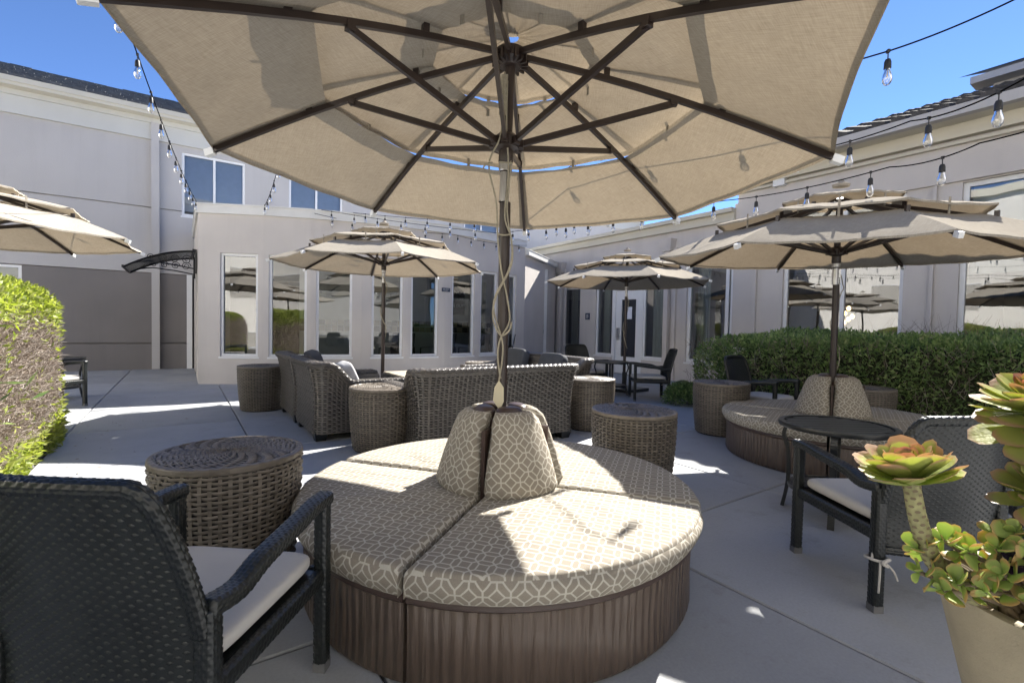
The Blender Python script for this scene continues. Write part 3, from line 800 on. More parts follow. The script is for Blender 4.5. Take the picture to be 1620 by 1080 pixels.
for b0, b1, z0, z1 in upw: window(wing, ab(aF, b0), ab(aF, b1), z0, z1, 0.02, 0.05, bars=(0.5,), pane='glass_up')
for b0, b1, z0, z1 in loww: window(wing, ab(aF, b0), ab(aF, b1), z0, z1 - 0.07, 0.02, 0.05, bars=(0.5,), pane='glass')
for b0, b1, z0, z1 in upw + loww:
    bl = MB()
    bl.hexa([ab(aF + 0.13, b0, z0), ab(aF + 0.13, b1, z0), ab(aF + 0.16, b1, z0), ab(aF + 0.16, b0, z0), ab(aF + 0.13, b0, z1), ab(aF + 0.13, b1, z1), ab(aF + 0.16, b1, z1), ab(aF + 0.16, b0, z1)])
    wpart('window_blind', bl, M['blind'], wing)
fs = MB(); fp = [V2(ab(aF, bL)), V2(ab(aF, bR + 0.3))]
sweep_box(fs, fp, -0.06, 0.2, 4.96, 5.30); sweep_box(fs, fp, -0.10, 0.2, 5.30, 5.40)
wpart('fascia', fs, M['cream_white'], wing)
gt = MB(); sweep_box(gt, fp, -0.34, -0.20, 5.46, 5.56); sweep_box(gt, fp, -0.32, -0.10, 5.40, 5.46); sweep_box(gt, fp, -0.10, 0.2, 5.40, 5.50); wpart('gutter', gt, M['cream'], wing)
dp = MB(); dp.box(ab(aF - 0.06, -0.47, 2.66), (0.14, 0.1, 5.3), ROT_B); wpart('downspout', dp, M['stucco_up'], wing)
db = MB(); db.box(ab(aF - 0.06, 0.14, 1.05), (0.10, 0.1, 2.1), ROT_B); wpart('corner_trim', db, M['white'], wing)
# shingle courses
sh = MB()
rng = random.Random(3)
for c in range(16):
    t0, t1 = c / 16, (c + 1) / 16
    a0_, a1_ = aF - 0.32 + 3.6 * t0, aF - 0.32 + 3.6 * t1 + 0.03
    z0_, z1_ = 5.57 + 1.5 * t0 + 0.03, 5.57 + 1.5 * t1 + 0.005
    e0, e1 = -14.0, bR + 0.3 - (a0_ - aF) * 0.9
    x = e0 + rng.random() * 0.2
    while x < e1:
        w = 0.22 + rng.random() * 0.16; up_ = rng.random() * 0.022
        x2 = min(x + w, e1)
        sh.hexa([ab(a0_, x, z0_ - 0.03), ab(a0_, x2 - 0.01, z0_ - 0.03), ab(a1_, x2 - 0.01, z1_ - 0.03), ab(a1_, x, z1_ - 0.03), ab(a0_, x, z0_ + up_), ab(a0_, x2 - 0.01, z0_ + up_), ab(a1_, x2 - 0.01, z1_), ab(a1_, x, z1_)])
        x = x2
wpart('shingles', sh, M['shingle'], wing, kind='stuff')
rr = MB(); rr.add([ab(aF - 0.3, bL, 5.55), ab(aF - 0.3, bR + 0.3, 5.55), ab(aF + 3.3, bR - 2.9, 7.0), ab(aF + 3.3, bL, 7.0), ab(aF + 6.9, bL, 5.55), ab(aF + 6.9, bR + 0.3, 5.55)], [(0, 1, 2, 3), (3, 2, 5, 4), (1, 5, 2)])
wpart('roof', rr, M['shingle'], wing)
ew = MB(); wall(ew, [V2(ab(aF + 0.25, bR)), V2(ab(aF + 6.5, bR))], 0, 5.42, 0.2); wpart('end_wall', ew, M['stucco_up'], wing)

# ---- right wing
rw = thing('lobby_wing', 'right hand stucco wing with tall glazing, entrance door and tiled roof edge', 'building', ab(4, 8.9, 0))
bW = 8.77
def rpath(a0_, a1_): return [V2(ab(a0_, bW)), V2(ab(a1_, bW))]      # runs towards smaller a: inside (larger b) lies to the left
aH, aLw = 13.0, -6.0
lowo = [(9.55, 10.25, 0.42, 2.19), (8.38, 8.97, 0.42, 2.19), (7.44, 8.38, 0.0, 2.19), (6.84, 7.44, 0.42, 2.19)]
tallo = [(5.13, 5.19, .42, 2.5), (2.58, 4.31, 0.42, 3.18), (0.15, 1.97, 0.42, 3.18), (-3.0, -1.2, 0.42, 3.18)]
def conv(lst, a0_, a1_): return [(0, (a0_ - y) / (a0_ - a1_), (a0_ - x) / (a0_ - a1_), z0, z1) for x, y, z0, z1 in lst]
mb = MB()
wall(mb, rpath(aH, 5.19), -0.04, 3.22, 0.22, conv(lowo + [(5.24, 6.27, 0.42, 2.5)], aH, 5.19))
wpart('low_wall', mb, M['stucco'], rw)
mb = MB()
wall(mb, rpath(5.19, aLw), -0.04, 3.96, 0.22, conv(tallo[1:], 5.19, aLw))
wpart('tall_wall', mb, M['stucco'], rw)
mb = MB(); sweep_box(mb, rpath(5.22, aLw), -0.05, -0.003, 3.20, 3.52); wpart('wall_band', mb, M['stucco'], rw)
mb = MB(); sweep_box(mb, rpath(5.25, aLw), -0.08, -0.003, 3.70, 3.74); sweep_box(mb, rpath(5.25, aLw), -0.12, -0.003, 3.78, 3.96); sweep_box(mb, rpath(5.3, aLw), -0.36, 0.2, 3.963, 3.99); wpart('cornice', mb, M['cream'], rw)
mb = MB(); sweep_box(mb, rpath(5.33, aLw), -0.48, -0.36, 3.96, 4.09); wpart('gutter', mb, M['stucco_up'], rw)
mb = MB(); sweep_box(mb, rpath(aH, 5.2), -0.10, -0.003, 3.20, 3.36); sweep_box(mb, rpath(aH, 5.2), -0.2, 0.22, 3.36, 3.44); wpart('low_fascia', mb, M['cream'], rw)
mb = MB(); wall(mb, [V2(ab(5.19, bW + 6)), V2(ab(5.19, bW + 0.22))], 2.5, 3.96, 0.2); wpart('gable_wall', mb, M['stucco'], rw)
mb = MB(); mb.add([ab(aH, bW + .1, 3.3), ab(5.19, bW + .1, 3.3), ab(5.19, bW + 6, 3.3), ab(aH, bW + 6, 3.3)], [(0, 1, 2, 3)]); wpart('flat_roof', mb, M['coping'], rw)
# barrel tiles along the eave
tl = MB()
a_ = 5.3
while a_ > -5.5:
    for c in range(5):
        b0, b1 = bW - 0.42 + c * 0.5, bW - 0.42 + (c + 1) * 0.5 + 0.05
        z0_, z1_ = 4.08 + c * 0.2, 4.08 + (c + 1) * 0.2
        pr = []
        for (b_, z_) in ((b0, z0_ + 0.03), (b1, z1_)):
            for q in range(5):
                th = PI * q / 4; pr.append(ab(a_ - 0.11 + 0.10 * math.cos(th), b_, z_ + 0.075 * math.sin(th)))
        tl.add(pr, [(q, q + 1, q + 6, q + 5) for q in range(4)] + [(0, 1, 2, 3, 4)])
    a_ -= 0.235
wpart('roof_tile_rows', tl, M['rooftile'], rw, kind='stuff')
mb = MB(); mb.add([ab(5.3, bW - 0.42, 4.07), ab(aLw, bW - 0.42, 4.07), ab(aLw, bW + 3.6, 5.6), ab(5.3, bW + 3.6, 5.6)], [(0, 1, 2, 3)]); wpart('roof', mb, M['rooftile'], rw)
# upper storey block set back
us = MB(); wall(us, [V2(ab(2.35, 12.0)), V2(ab(aLw - 4, 12.0))], 4.3, 5.62, 0.2); wall(us, [V2(ab(2.35, 18)), V2(ab(2.35, 12.2))], 4.3, 5.62, 0.2)
for q in range(4): us.box(ab(1.6 - q * 1.3, 11.97, 5.0), (0.05, 0.5, 1.1), ROT_B)
wpart('upper_storey', us, M['stucco_up'], rw)
us = MB(); sweep_box(us, [V2(ab(2.6, 12.0)), V2(ab(aLw - 4, 12.0))], -0.3, 0.1, 5.62, 5.74); us.add([ab(2.75, 11.65, 5.78), ab(aLw - 4, 11.65, 5.78), ab(aLw - 4, 15, 7.0), ab(2.75, 15, 7.0)], [(0, 1, 2, 3)], 1); wpart('upper_eave', us, [M['stucco_up'], M['rooftile']], rw)
# glazing
def rwin(a_hi, a_lo, z0, z1, **k): return window(rw, ab(a_hi, bW), ab(a_lo, bW), z0, z1, **k)
rwin(10.25, 9.55, 0.42, 2.19, recess=0.05); rwin(8.97, 8.38, 0.42, 2.19, recess=0.05); rwin(7.44, 6.84, 0.42, 2.19, recess=0.05)
rwin(6.27, 5.24, 0.42, 2.5, recess=0.05, bars=(0.86,), fw=0.07)
rwin(4.31, 2.58, 0.42, 3.18, recess=0.06, bars=(0.53,), fw=0.06); rwin(1.97, 0.15, 0.42, 3.18, recess=0.06, bars=(0.55,), fw=0.06); rwin(-1.2, -3.0, 0.42, 3.18, recess=0.06, bars=(0.5,), fw=0.06)
# entrance door
dA, dB_ = 8.36, 7.46
def rbox(mb, a0_, a1_, o0, o1, z0, z1, mi=0):
    mb.hexa([ab(a0_, bW + o0, z0), ab(a1_, bW + o0, z0), ab(a1_, bW + o1, z0), ab(a0_, bW + o1, z0), ab(a0_, bW + o0, z1), ab(a1_, bW + o0, z1), ab(a1_, bW + o1, z1), ab(a0_, bW + o1, z1)], mi)
mb = MB(); rbox(mb, 8.38, 8.30, 0.03, 0.14, 0, 2.19); rbox(mb, 7.52, 7.44, 0.03, 0.14, 0, 2.19); rbox(mb, 8.30, 7.52, 0.03, 0.14, 2.03, 2.19); wpart('door_frame', mb, M['white'], rw)
mb = MB(); rbox(mb, 8.295, 8.12, 0.05, 0.095, 0.01, 2.02); rbox(mb, 7.67, 7.525, 0.05, 0.095, 0.01, 2.02); rbox(mb, 8.12, 7.67, 0.05, 0.095, 0.01, 0.42); rbox(mb, 8.12, 7.67, 0.05, 0.095, 1.80, 2.02)
dr = wpart('entrance_door', mb, M['white'], rw)
mb = MB(); rbox(mb, 8.115, 7.675, 0.07, 0.076, 0.425, 1.795); wpart('pane', mb, M['glass'], dr)
mb = MB(); rbox(mb, 8.25, 8.165, 0.02, 0.048, 0.82, 1.12); mb.tube([ab(8.2, bW + 0.03, 0.9), ab(8.2, bW - 0.03, 0.9), ab(8.08, bW - 0.03, 0.9)], 0.011, 8); wpart('lock_handle', mb, M['steel'], dr, 50)
mb = MB(); rbox(mb, 8.1, 7.69, 0.1, 0.13, 0.92, 0.98); wpart('push_bar', mb, M['steel'], dr)
pp = MB(); rbox(pp, 8.02, 7.80, 0.058, 0.064, 1.33, 1.62); o = wpart('paper_notice', pp, M['paper'], rw)
# interior of the wing
it = MB()
it.add([ab(aH, bW + 0.22, 0.01), ab(aLw, bW + 0.22, 0.01), ab(aLw, bW + 3.4, 0.01), ab(aH, bW + 3.4, 0.01)], [(0, 1, 2, 3)], 1)
it.add([ab(aH, bW + 0.22, 3.19), ab(aLw, bW + 0.22, 3.19), ab(aLw, bW + 3.4, 3.19), ab(aH, bW + 3.4, 3.19)], [(3, 2, 1, 0)], 0)
it.add([ab(aH, bW + 3.4, 0), ab(aLw, bW + 3.4, 0), ab(aLw, bW + 3.4, 3.2), ab(aH, bW + 3.4, 3.2)], [(0, 1, 2, 3)], 0)
for a_ in (5.2, 2.2, -2.0): it.hexa([ab(a_, bW + 0.23, 0), ab(a_, bW + 3.4, 0), ab(a_ - 0.1, bW + 3.4, 0), ab(a_ - 0.1, bW + 0.23, 0), ab(a_, bW + 0.23, 3.18), ab(a_, bW + 3.4, 3.18), ab(a_ - 0.1, bW + 3.4, 3.18), ab(a_ - 0.1, bW + 0.23, 3.18)], 0)
wpart('interior', it, [M['interior'], M['interior_dark']], rw)
def drape(a0_, a1_, z0, z1, folds, off=0.3, mat='curtain'):
    mb = MB(); mb.grid(lambda u, v: ab(a0_ + (a1_ - a0_) * u, bW + off + 0.025 * math.sin(u * folds * 2 * PI), z0 + (z1 - z0) * v), folds * 6, 1)
    wpart('curtain', mb, M[mat], rw, 180)
drape(7.36, 7.1, 0.46, 2.15, 3); drape(10.2, 9.95, 0.46, 2.15, 3); drape(8.95, 8.72, 0.46, 2.15, 3)
drape(1.9, 1.1, 1.95, 3.14, 1, 0.2); drape(0.98, 0.75, 0.5, 3.14, 2, 0.2); drape(0.6, 0.2, 1.9, 3.14, 2, 0.2); drape(6.2, 5.9, 0.46, 2.4, 3, 0.3)
# downspouts with collector boxes
for (a_, zt) in ((10.3, 2.88), (6.72, 3.05)):
    mb = MB()
    pts0 = [ab(a_ - 0.11, bW - 0.14, zt - 0.26), ab(a_ + 0.11, bW - 0.14, zt - 0.26), ab(a_ + 0.11, bW - 0.003, zt - 0.26), ab(a_ - 0.11, bW - 0.003, zt - 0.26)]
    pts1 = [ab(a_ - 0.17, bW - 0.2, zt), ab(a_ + 0.17, bW - 0.2, zt), ab(a_ + 0.17, bW - 0.003, zt), ab(a_ - 0.17, bW - 0.003, zt)]
    mb.hexa(pts0 + pts1); mb.box(ab(a_, bW - 0.06, (zt - 0.26) / 2), (0.1, 0.11, zt - 0.26), ROT_B); mb.box(ab(a_ - 0.17, bW - 0.03, zt / 2 - 0.1), (0.05, 0.08, zt - 0.2), ROT_B)
    wpart('downspout', mb, M['stucco'], rw)
for a_, w_ in ((4.8, 0.07), (2.25, 0.04)):
    mb = MB(); mb.box(ab(a_, bW - 0.03, 1.6), (0.05, w_, 3.18), ROT_B); wpart('conduit', mb, M['stucco'], rw)
mb = MB(); mb.box(ab(10.06, bW - 0.03, 0.52), (0.05, 0.16, 0.2), ROT_B); wpart('outlet_box', mb, M['stucco_up'], rw)
mb = MB(); mb.box(ab(6.55, bW - 0.02, 0.45), (0.03, 0.09, 0.13), ROT_B); wpart('outlet_box', mb, M['white'], rw)
# flood light on the wing
fl = thing('flood_light', 'white box flood light with two arms high on the lobby wall', 'light', ab(4.39, bW - 0.06, 3.80))
s = MB(); s.box((0, 0, 0), (0.1, 0.2, 0.26), ROT_B); obj('housing', s.mesh('housing', M['white']), fl)
for sgn in (-1, 1):
    s = MB(); s.tube([AV * (0.1 * sgn), AV * (0.34 * sgn) - BV * 0.05 + Vector((0, 0, -0.03 * sgn))], 0.018, 6); s.tube([AV * (0.1 * sgn) + Vector((0, 0, .07)), AV * (0.28 * sgn) + Vector((0, 0, .07))], 0.014, 6); obj('arm', s.mesh('arm', M['white']), fl)
# dome sensor seen above the near right umbrella comes with the umbrella finial; small signs
def plaque(p, d, n, w, h, label, bars):
    s = thing('wall_sign', label, 'sign', p)
    m_ = MB(); rz = math.atan2(d.y, d.x); m_.box((0, 0, 0), (w, 0.014, h), rz); obj('plate', m_.mesh('plate', M['navy']), s)
    m_ = MB()
    for (x, z, bw_, bh) in bars:
        q = d * x + n * 0.009; m_.box((q.x, q.y, z), (bw_, 0.004, bh), rz)
    obj('print', m_.mesh('print', M['grey_print']), s)
d5 = (Vector(bay[6]) - Vector(bay[5])).normalized(); n5 = Vector((d5.y, -d5.x, 0)); q5 = Vector(wspan[4][1]).lerp(Vector(wspan[5][0]), 0.52)
plaque(Vector((q5.x, q5.y, 1.80)) + n5 * 0.012, Vector((d5.x, d5.y, 0)), n5, 0.19, 0.075, 'narrow navy sign on the pier between two bay windows', [(-.05, .012, .05, .012), (.03, .012, .08, .012), (-.02, -.012, .11, .01)])
plaque(ab(9.24, bW - 0.012, 1.40), -AV, -BV, 0.16, 0.17, 'square navy sign on the wall left of the entrance door', [(0, .03, .07, .035), (0, -.01, .09, .02), (-.01, -.045, .06, .012)])
# bin seen through the entrance glazing
s = thing('waste_bin', 'steel waste bin inside behind the glass left of the entrance door', 'bin', ab(8.6, bW + 0.5, 0.01))
m_ = MB(); m_.lathe([(0.0, 0.02), (0.17, 0.02), (0.17, 0.62), (0.15, 0.66), (0, 0.66)], 20); obj('drum', m_.mesh('drum', M['steel'], 40), s)

# lit pendant bulbs inside the lobby
gm, gnt, gout = newmat('warm_lamp_glow'); ge = N(gnt, 'ShaderNodeEmission'); ge.inputs[0].default_value = (1.0, 0.62, 0.25, 1); ge.inputs[1].default_value = 3.0; L(gnt, ge.outputs[0], gout.inputs[0])
pl_ = thing('pendant_lamp', 'cluster of small warm pendant bulbs glowing inside the lobby glass', 'lamp', ab(3.8, 10.2, 3.17))
for a_, z_ in ((3.80, 1.56), (3.86, 1.47), (3.74, 1.41), (3.80, 1.36), (3.87, 1.30)):
    m_ = MB(); m_.lathe([(0, -.045), (.02, -.04), (.034, -.012), (.03, .015), (.014, .04), (0, .045)], 12); p_ = ab(a_, 10.2, z_) - ab(3.8, 10.2, 3.17); b_ = obj('bulb', m_.mesh('bulb', gm, 180), pl_, p_)
    m_ = MB(); m_.tube([(0, 0, .04), (0, 0, -p_.z)], .004, 5); obj('flex', m_.mesh('flex', M['black_plastic']), b_)

# ------------------------------------------------------------------ far side of the court: what the windows mirror
mw = thing('opposite_wing', 'stucco wing on the far side of the court, mirrored in the window glass', 'building', (-2, -7, 0))
mb = MB(); pth = [V2(ab(-3.2, 9.0)), V2(ab(-3.4, -9.5)), V2(ab(12.9, -9.5))]
mo = [(k_, t_, t_ + .08, z_, z_ + 1.45) for k_ in (0, 1) for t_ in (.06, .22, .38, .54, .70, .86) for z_ in (.65, 3.3)]
wall(mb, pth, -0.04, 6.9, 0.25, mo); wpart('wall', mb, M['stucco_cream'], mw)
mb = MB(); sweep_box(mb, pth, -0.25, 0.3, 6.9, 7.2); wpart('fascia', mb, M['cream'], mw)
for sgi, t0, t1, z0, z1 in mo:
    P0, P1 = Vector(pth[sgi]), Vector(pth[sgi + 1]); window(mw, P0.lerp(P1, t0), P0.lerp(P1, t1), z0, z1, 0.03, 0.06, bars=(0.5,), pane='glass_up')
q = mitre(pth, 0.6)
for i in range(2):
    mb = MB(); mb.add([(*q[i], 0), (*q[i + 1], 0), (*q[i + 1], 5.2), (*q[i], 5.2)], [(0, 1, 2, 3)])
    wpart('inner_wall', mb, M['curtain'], mw)

# ================================================================== HEDGES
def leaf_cloud(name, P, Nn, mat, ln=0.05, wd=0.018, rnd=None, jitter=0.9, droop=0.0):
    """two-triangle-pair folded leaves at points P, roughly facing along Nn"""
    n = len(P)
    d = RNG.normal(size=(n, 3)) * jitter + Nn * 0.8 + np.array([0, 0, 0.45 - droop]); d /= np.linalg.norm(d, axis=1, keepdims=True)
    r = RNG.normal(size=(n, 3)); s = np.cross(d, r); s /= np.linalg.norm(s, axis=1, keepdims=True) + 1e-9
    up = np.cross(s, d)
    l = ln * RNG.uniform(0.6, 1.25, (n, 1)); w = wd * RNG.uniform(0.7, 1.2, (n, 1))
    a = P; b = P + d * l * 0.5 + s * w + up * w * 0.35; c = P + d * l; e = P + d * l * 0.5 - s * w + up * w * 0.35
    V = np.stack([a, b, c, e], 1).reshape(-1, 3)
    i = np.arange(n)[:, None] * 4
    Fc = np.concatenate([i + np.array([[0, 1, 2]]), i + np.array([[0, 2, 3]])], 1).reshape(-1, 3)
    rv = RNG.random(n) if rnd is None else rnd
    return np_mesh(name, V, Fc, mat, None, np.repeat(rv, 2))
def twig_cloud(name, P, d, mat, ln, r=0.0022, rnd=None):
    n = len(P); d = d / np.linalg.norm(d, axis=1, keepdims=True)
    s = np.cross(d, RNG.normal(size=(n, 3))); s /= np.linalg.norm(s, axis=1, keepdims=True); u = np.cross(d, s)
    l = ln * RNG.uniform(0.5, 1.4, (n, 1))
    tri = [s * r, (-0.5 * s + 0.87 * u) * r, (-0.5 * s - 0.87 * u) * r]
    V = np.stack([P + t for t in tri] + [P + d * l + t * 0.5 for t in tri], 1).reshape(-1, 3)
    i = np.arange(n)[:, None] * 6
    Fc = np.concatenate([i + np.array([q]) for q in ((0, 1, 4, 3), (1, 2, 5, 4), (2, 0, 3, 5))], 1).reshape(-1, 4)
    rv = RNG.random(n) if rnd is None else rnd
    return np_mesh(name, V, Fc, mat, None, np.repeat(rv, 3))
def superbox(n, hx, hy, hz, e=5.0, zbias=0.0):
    """points and normals on the shell of a rounded box, z from 0 to 2*hz"""
    # sample faces by area then round
    areas = np.array([hy * hz, hy * hz, hx * hz, hx * hz, hx * hy]); pr = areas / areas.sum()
    f = RNG.choice(5, n, p=pr); q = RNG.uniform(-1, 1, (n, 3))
    q[f == 0, 0] = 1; q[f == 1, 0] = -1; q[f == 2, 1] = 1; q[f == 3, 1] = -1; q[f == 4, 2] = 1
    k = (np.abs(q) ** e).sum(1) ** (1 / e)
    m = k[:, None]
    zlow = q[:, 2] < 0
    qq = q / m; kk = (np.abs(q[:, :2]) ** e).sum(1) ** (1 / e)
    qq[zlow, :2] = q[zlow, :2] / kk[zlow, None]; qq[zlow, 2] = q[zlow, 2]
    Nn = np.sign(qq) * np.abs(qq) ** (e - 1); Nn[zlow, 2] = 0; Nn /= np.linalg.norm(Nn, axis=1, keepdims=True) + 1e-9
    P = qq * np.array([hx, hy, hz]) + np.array([0, 0, hz])
    return P, Nn
def lumps(P, amp, f=3.0):
    return amp * (np.sin(P[:, 0] * f * 1.3 + 1) * np.cos(P[:, 1] * f) + 0.7 * np.sin(P[:, 2] * f * 1.9 + P[:, 0] * f * 2.1) + 0.5 * np.cos(P[:, 0] * f * 4.1 + P[:, 1] * f * 3.3))
def core(name, hx, hy, hz, mat, parent, sc=0.86, e=5.0):
    mb = MB()
    def fn(u, v):
        th = 2 * PI * u; ca, sa = math.cos(th), math.sin(th)
        k = (abs(ca) ** e + abs(sa) ** e) ** (-1 / e); x, y = ca * k, sa * k
        if v < 0.6: z = v / 0.6 * 1.2 - 1; s_ = 1.0 if z < 0 else (1 - abs(z) ** e) ** (1 / e)
        else:
            t = (v - 0.6) / 0.4; s0 = (1 - 0.2 ** e) ** (1 / e); zz = 0.2 + 0.8 * math.sin(t * PI / 2); z = zz; s_ = max(0.0, 1 - zz ** e) ** (1 / e)
        return (x * s_ * hx * sc, y * s_ * hy * sc, (z + 1) * hz * (1 - (1 - sc) * 0.6 / max(hz, .3) * 0.5))
    mb.grid(fn, 48, 20)
    return obj(name, mb.mesh(name, mat, 180), parent)

hr = thing('hedge', 'long clipped dark green hedge below the lobby windows', 'hedge', ab(0.95, 6.72, 0), ROT_B)
hx, hy, hz = 0.62, 3.42, 0.53     # local x = b, y = a
P, Nn = superbox(76000, hx, hy, hz, 5)
dep = RNG.random(len(P)) ** 2 * 0.16
P = P + Nn * ((lumps(P, 0.04) + lumps(P, 0.02, 9))[:, None] - dep[:, None] + 0.015)
keep = (P[:, 1] > -1.9) & (P[:, 2] > 0.02)
P, Nn, dep = P[keep], Nn[keep], dep[keep]
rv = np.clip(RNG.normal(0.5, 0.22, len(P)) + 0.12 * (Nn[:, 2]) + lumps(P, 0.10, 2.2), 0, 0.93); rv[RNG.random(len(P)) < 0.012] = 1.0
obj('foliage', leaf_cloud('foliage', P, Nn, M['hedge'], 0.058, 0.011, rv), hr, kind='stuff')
core('core', hx, hy, hz, M['bark'], hr, 0.84)
n = 900
Pt = np.stack([RNG.uniform(-hx, hx * 0.6, n), RNG.uniform(-1.9, hy, n), RNG.uniform(0.2, 2 * hz - 0.1, n)], 1)
Pt[:, 0] = np.where(RNG.random(n) < .6, -hx * 0.96, Pt[:, 0])
obj('twigs', twig_cloud('twigs', Pt, RNG.normal(size=(n, 3)) * 0.6 + np.array([-0.2, 0, 1.2]), M['twig'], 0.16, 0.003), hr, kind='stuff')
# wispy dry sprays above the hedge
n = 260
base = np.stack([RNG.uniform(-0.2, 0.55, n), RNG.normal(-0.1, 0.75, n) - 0.1, np.full(n, 2 * hz - 0.05)], 1)
base[:, 1] += 0.9 * RNG.integers(0, 2, n)
obj('dry_sprays', twig_cloud('dry_sprays', base, RNG.normal(size=(n, 3)) * np.array([.6, .8, .2]) + np.array([0, 0, 1.0]), M['twig'], 0.26, 0.0016, RNG.random(n) * 0.5), hr, kind='stuff')
# low spill of foliage at the hedge corner
lp = thing('low_shrub', 'low sprawling shrub at the near left corner of the long hedge', 'shrub', ab(4.34, 6.08, 0))
th = RNG.uniform(0, 2 * PI, 3600); ph = RNG.random(3600) ** 0.6
P = np.stack([0.28 * np.cos(th) * np.sqrt(1 - ph ** 2), 0.28 * np.sin(th) * np.sqrt(1 - ph ** 2), 0.3 * ph + 0.02], 1); Nn = P / np.linalg.norm(P, axis=1, keepdims=True)
P *= RNG.uniform(0.6, 1.05, (3600, 1))
obj('foliage', leaf_cloud('foliage', P, Nn, M['hedge'], 0.06, 0.008, np.clip(RNG.normal(.45, .2, 3600), 0, 1)), lp, kind='stuff')

# bright hedge on the left
hl = thing('hedge', 'sunlit yellow green hedge with a bare brown clipped side, left edge', 'hedge', ab(4.78, -1.56, 0), ROT_B)
hx, hy, hz = 0.68, 1.62, 0.68
P, Nn = superbox(46000, hx, hy, hz, 3.6)
bare = np.clip(1.25 - np.hypot((P[:, 2] - 0.66) / 0.42, (P[:, 1] + 0.1) / 1.9), 0, 1) * (Nn[:, 0] > 0.3)
bare2 = np.clip(1.35 - np.hypot((P[:, 2] - 0.66) / 0.45, (P[:, 0] - 0.3) / 1.0), 0, 1) * (Nn[:, 1] < -0.3)
bare = np.maximum(bare, bare2)
keep = RNG.random(len(P)) > np.clip(bare * 2.6, 0, 0.93) 
bp_, bn_ = P[~keep], Nn[~keep]
Pl, Nl = P[keep], Nn[keep]; bl_ = bare[keep]
Pl = Pl + Nl * (lumps(Pl, 0.028, 4)[:, None] - (RNG.random(len(Pl)) ** 2 * 0.12)[:, None] + 0.03 * (Nl[:, 2:3] > 0.4) + 0.012)
rv = np.clip(RNG.normal(0.55, 0.24, len(Pl)), 0, 0.95); rv[RNG.random(len(Pl)) < 0.03] = 1.0
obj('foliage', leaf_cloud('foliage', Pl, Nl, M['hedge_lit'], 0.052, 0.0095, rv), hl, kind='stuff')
core('core', hx, hy, hz, M['bark_brown'], hl, 0.88, 3.6)
idx = RNG.integers(0, len(bp_), 24000)
Pt = bp_[idx] + RNG.normal(size=(24000, 3)) * 0.012 - bn_[idx] * RNG.uniform(0.0, 0.1, (24000, 1))
obj('bare_twigs', twig_cloud('bare_twigs', Pt, RNG.normal(size=(24000, 3)) * 0.55 + bn_[idx] * 0.7 + np.array([0, 0, .55]), M['twig'], 0.055, 0.0024), hl, kind='stuff')
# dark leafy plant against it, cut by the picture edge
dk = thing('leafy_shrub', 'dark long leaved shrub poking in at the far left edge', 'shrub', (-3.12, 2.72, 0))
n = 45
P = np.stack([RNG.normal(0, .12, n), RNG.normal(0, .12, n), RNG.uniform(.35, .95, n)], 1); Nn = P * np.array([1, 1, .2]); Nn /= np.linalg.norm(Nn, axis=1, keepdims=True)
obj('foliage', leaf_cloud('foliage', P, Nn, M['hedge'], 0.13, 0.011, np.clip(RNG.normal(.5, .2, n), 0, .95), 0.5), dk, kind='stuff')
mb = MB(); [mb.tube([(0, 0, 0), (x * .5, y * .5, .5), (x, y, .9)], .008, 5) for x, y in ((.1, .05), (-.1, .1), (.05, -.12), (-.05, -.05))]; obj('stems', mb.mesh('stems', M['jade_stem']), dk)
# pebbles in the planting strip
n = 5200
c = np.stack([RNG.uniform(2.2, 6.05, n), -0.915 - RNG.random(n) ** 1.6 * 1.3], 1)
oct_ = np.array([[1, 0, 0], [-1, 0, 0], [0, 1, 0], [0, -1, 0], [0, 0, 1], [0, 0, -1]], float)
of = np.array([[0, 2, 4], [2, 1, 4], [1, 3, 4], [3, 0, 4], [2, 0, 5], [1, 2, 5], [3, 1, 5], [0, 3, 5]])
sz = RNG.uniform(0.009, 0.02, (n, 1, 3)); rot = RNG.normal(size=(n, 6, 3)) * 0.16
ctr = np.array([list(ab(a_, b_, -0.02)) for a_, b_ in c])[:, None, :]
V = ((oct_[None] + rot) * sz + ctr); V[..., 2] += RNG.uniform(-0.01, 0.008, (n, 1))
Fc = (of[None] + (np.arange(n) * 6)[:, None, None]).reshape(-1, 3)
obj('gravel', np_mesh('gravel', V.reshape(-1, 3), Fc, M['pebble'], 180), kind='stuff')
# hedge across the court, mirrored in the bay
hm = dup(hr, 'clipped hedge on the far side of the court, mirrored in the bay windows', Vector((-3.4, -2.3, 0)), 0.6)

hm2 = dup(hl, 'sunlit hedge along the far wing, mirrored in the first bay windows', ab(4.2, -7.6, 0), ROT_B)
hm3 = dup(hl, 'sunlit hedge near the court corner, mirrored in the third bay window', ab(-1.2, -5.0, 0), ROT_B + 1.2)
# leaf litter blown over the slabs
n = 130
P = np.array([list(ab(a_, b_, 0.004)) for a_, b_ in zip(RNG.uniform(1.4, 8.5, n), np.where(RNG.random(n) < .5, RNG.normal(-0.7, 0.25, n), RNG.uniform(-0.8, 6.0, n)))])
d = RNG.normal(size=(n, 3)); d[:, 2] = 0; d /= np.linalg.norm(d, axis=1, keepdims=True); q = np.stack([-d[:, 1], d[:, 0], np.zeros(n)], 1)
l = RNG.uniform(0.008, 0.022, (n, 1)); up_ = np.array([0, 0, 0.004])
V = np.stack([P - d * l, P + q * l * .3 + up_, P + d * l, P - q * l * .3], 1).reshape(-1, 3); i = np.arange(n)[:, None] * 4
obj('leaf_litter', np_mesh('leaf_litter', V, np.concatenate([i + np.array([[0, 1, 2]]), i + np.array([[0, 2, 3]])], 1).reshape(-1, 3), M['twig'], None, np.repeat(RNG.random(n) * .6, 2)), kind='stuff')
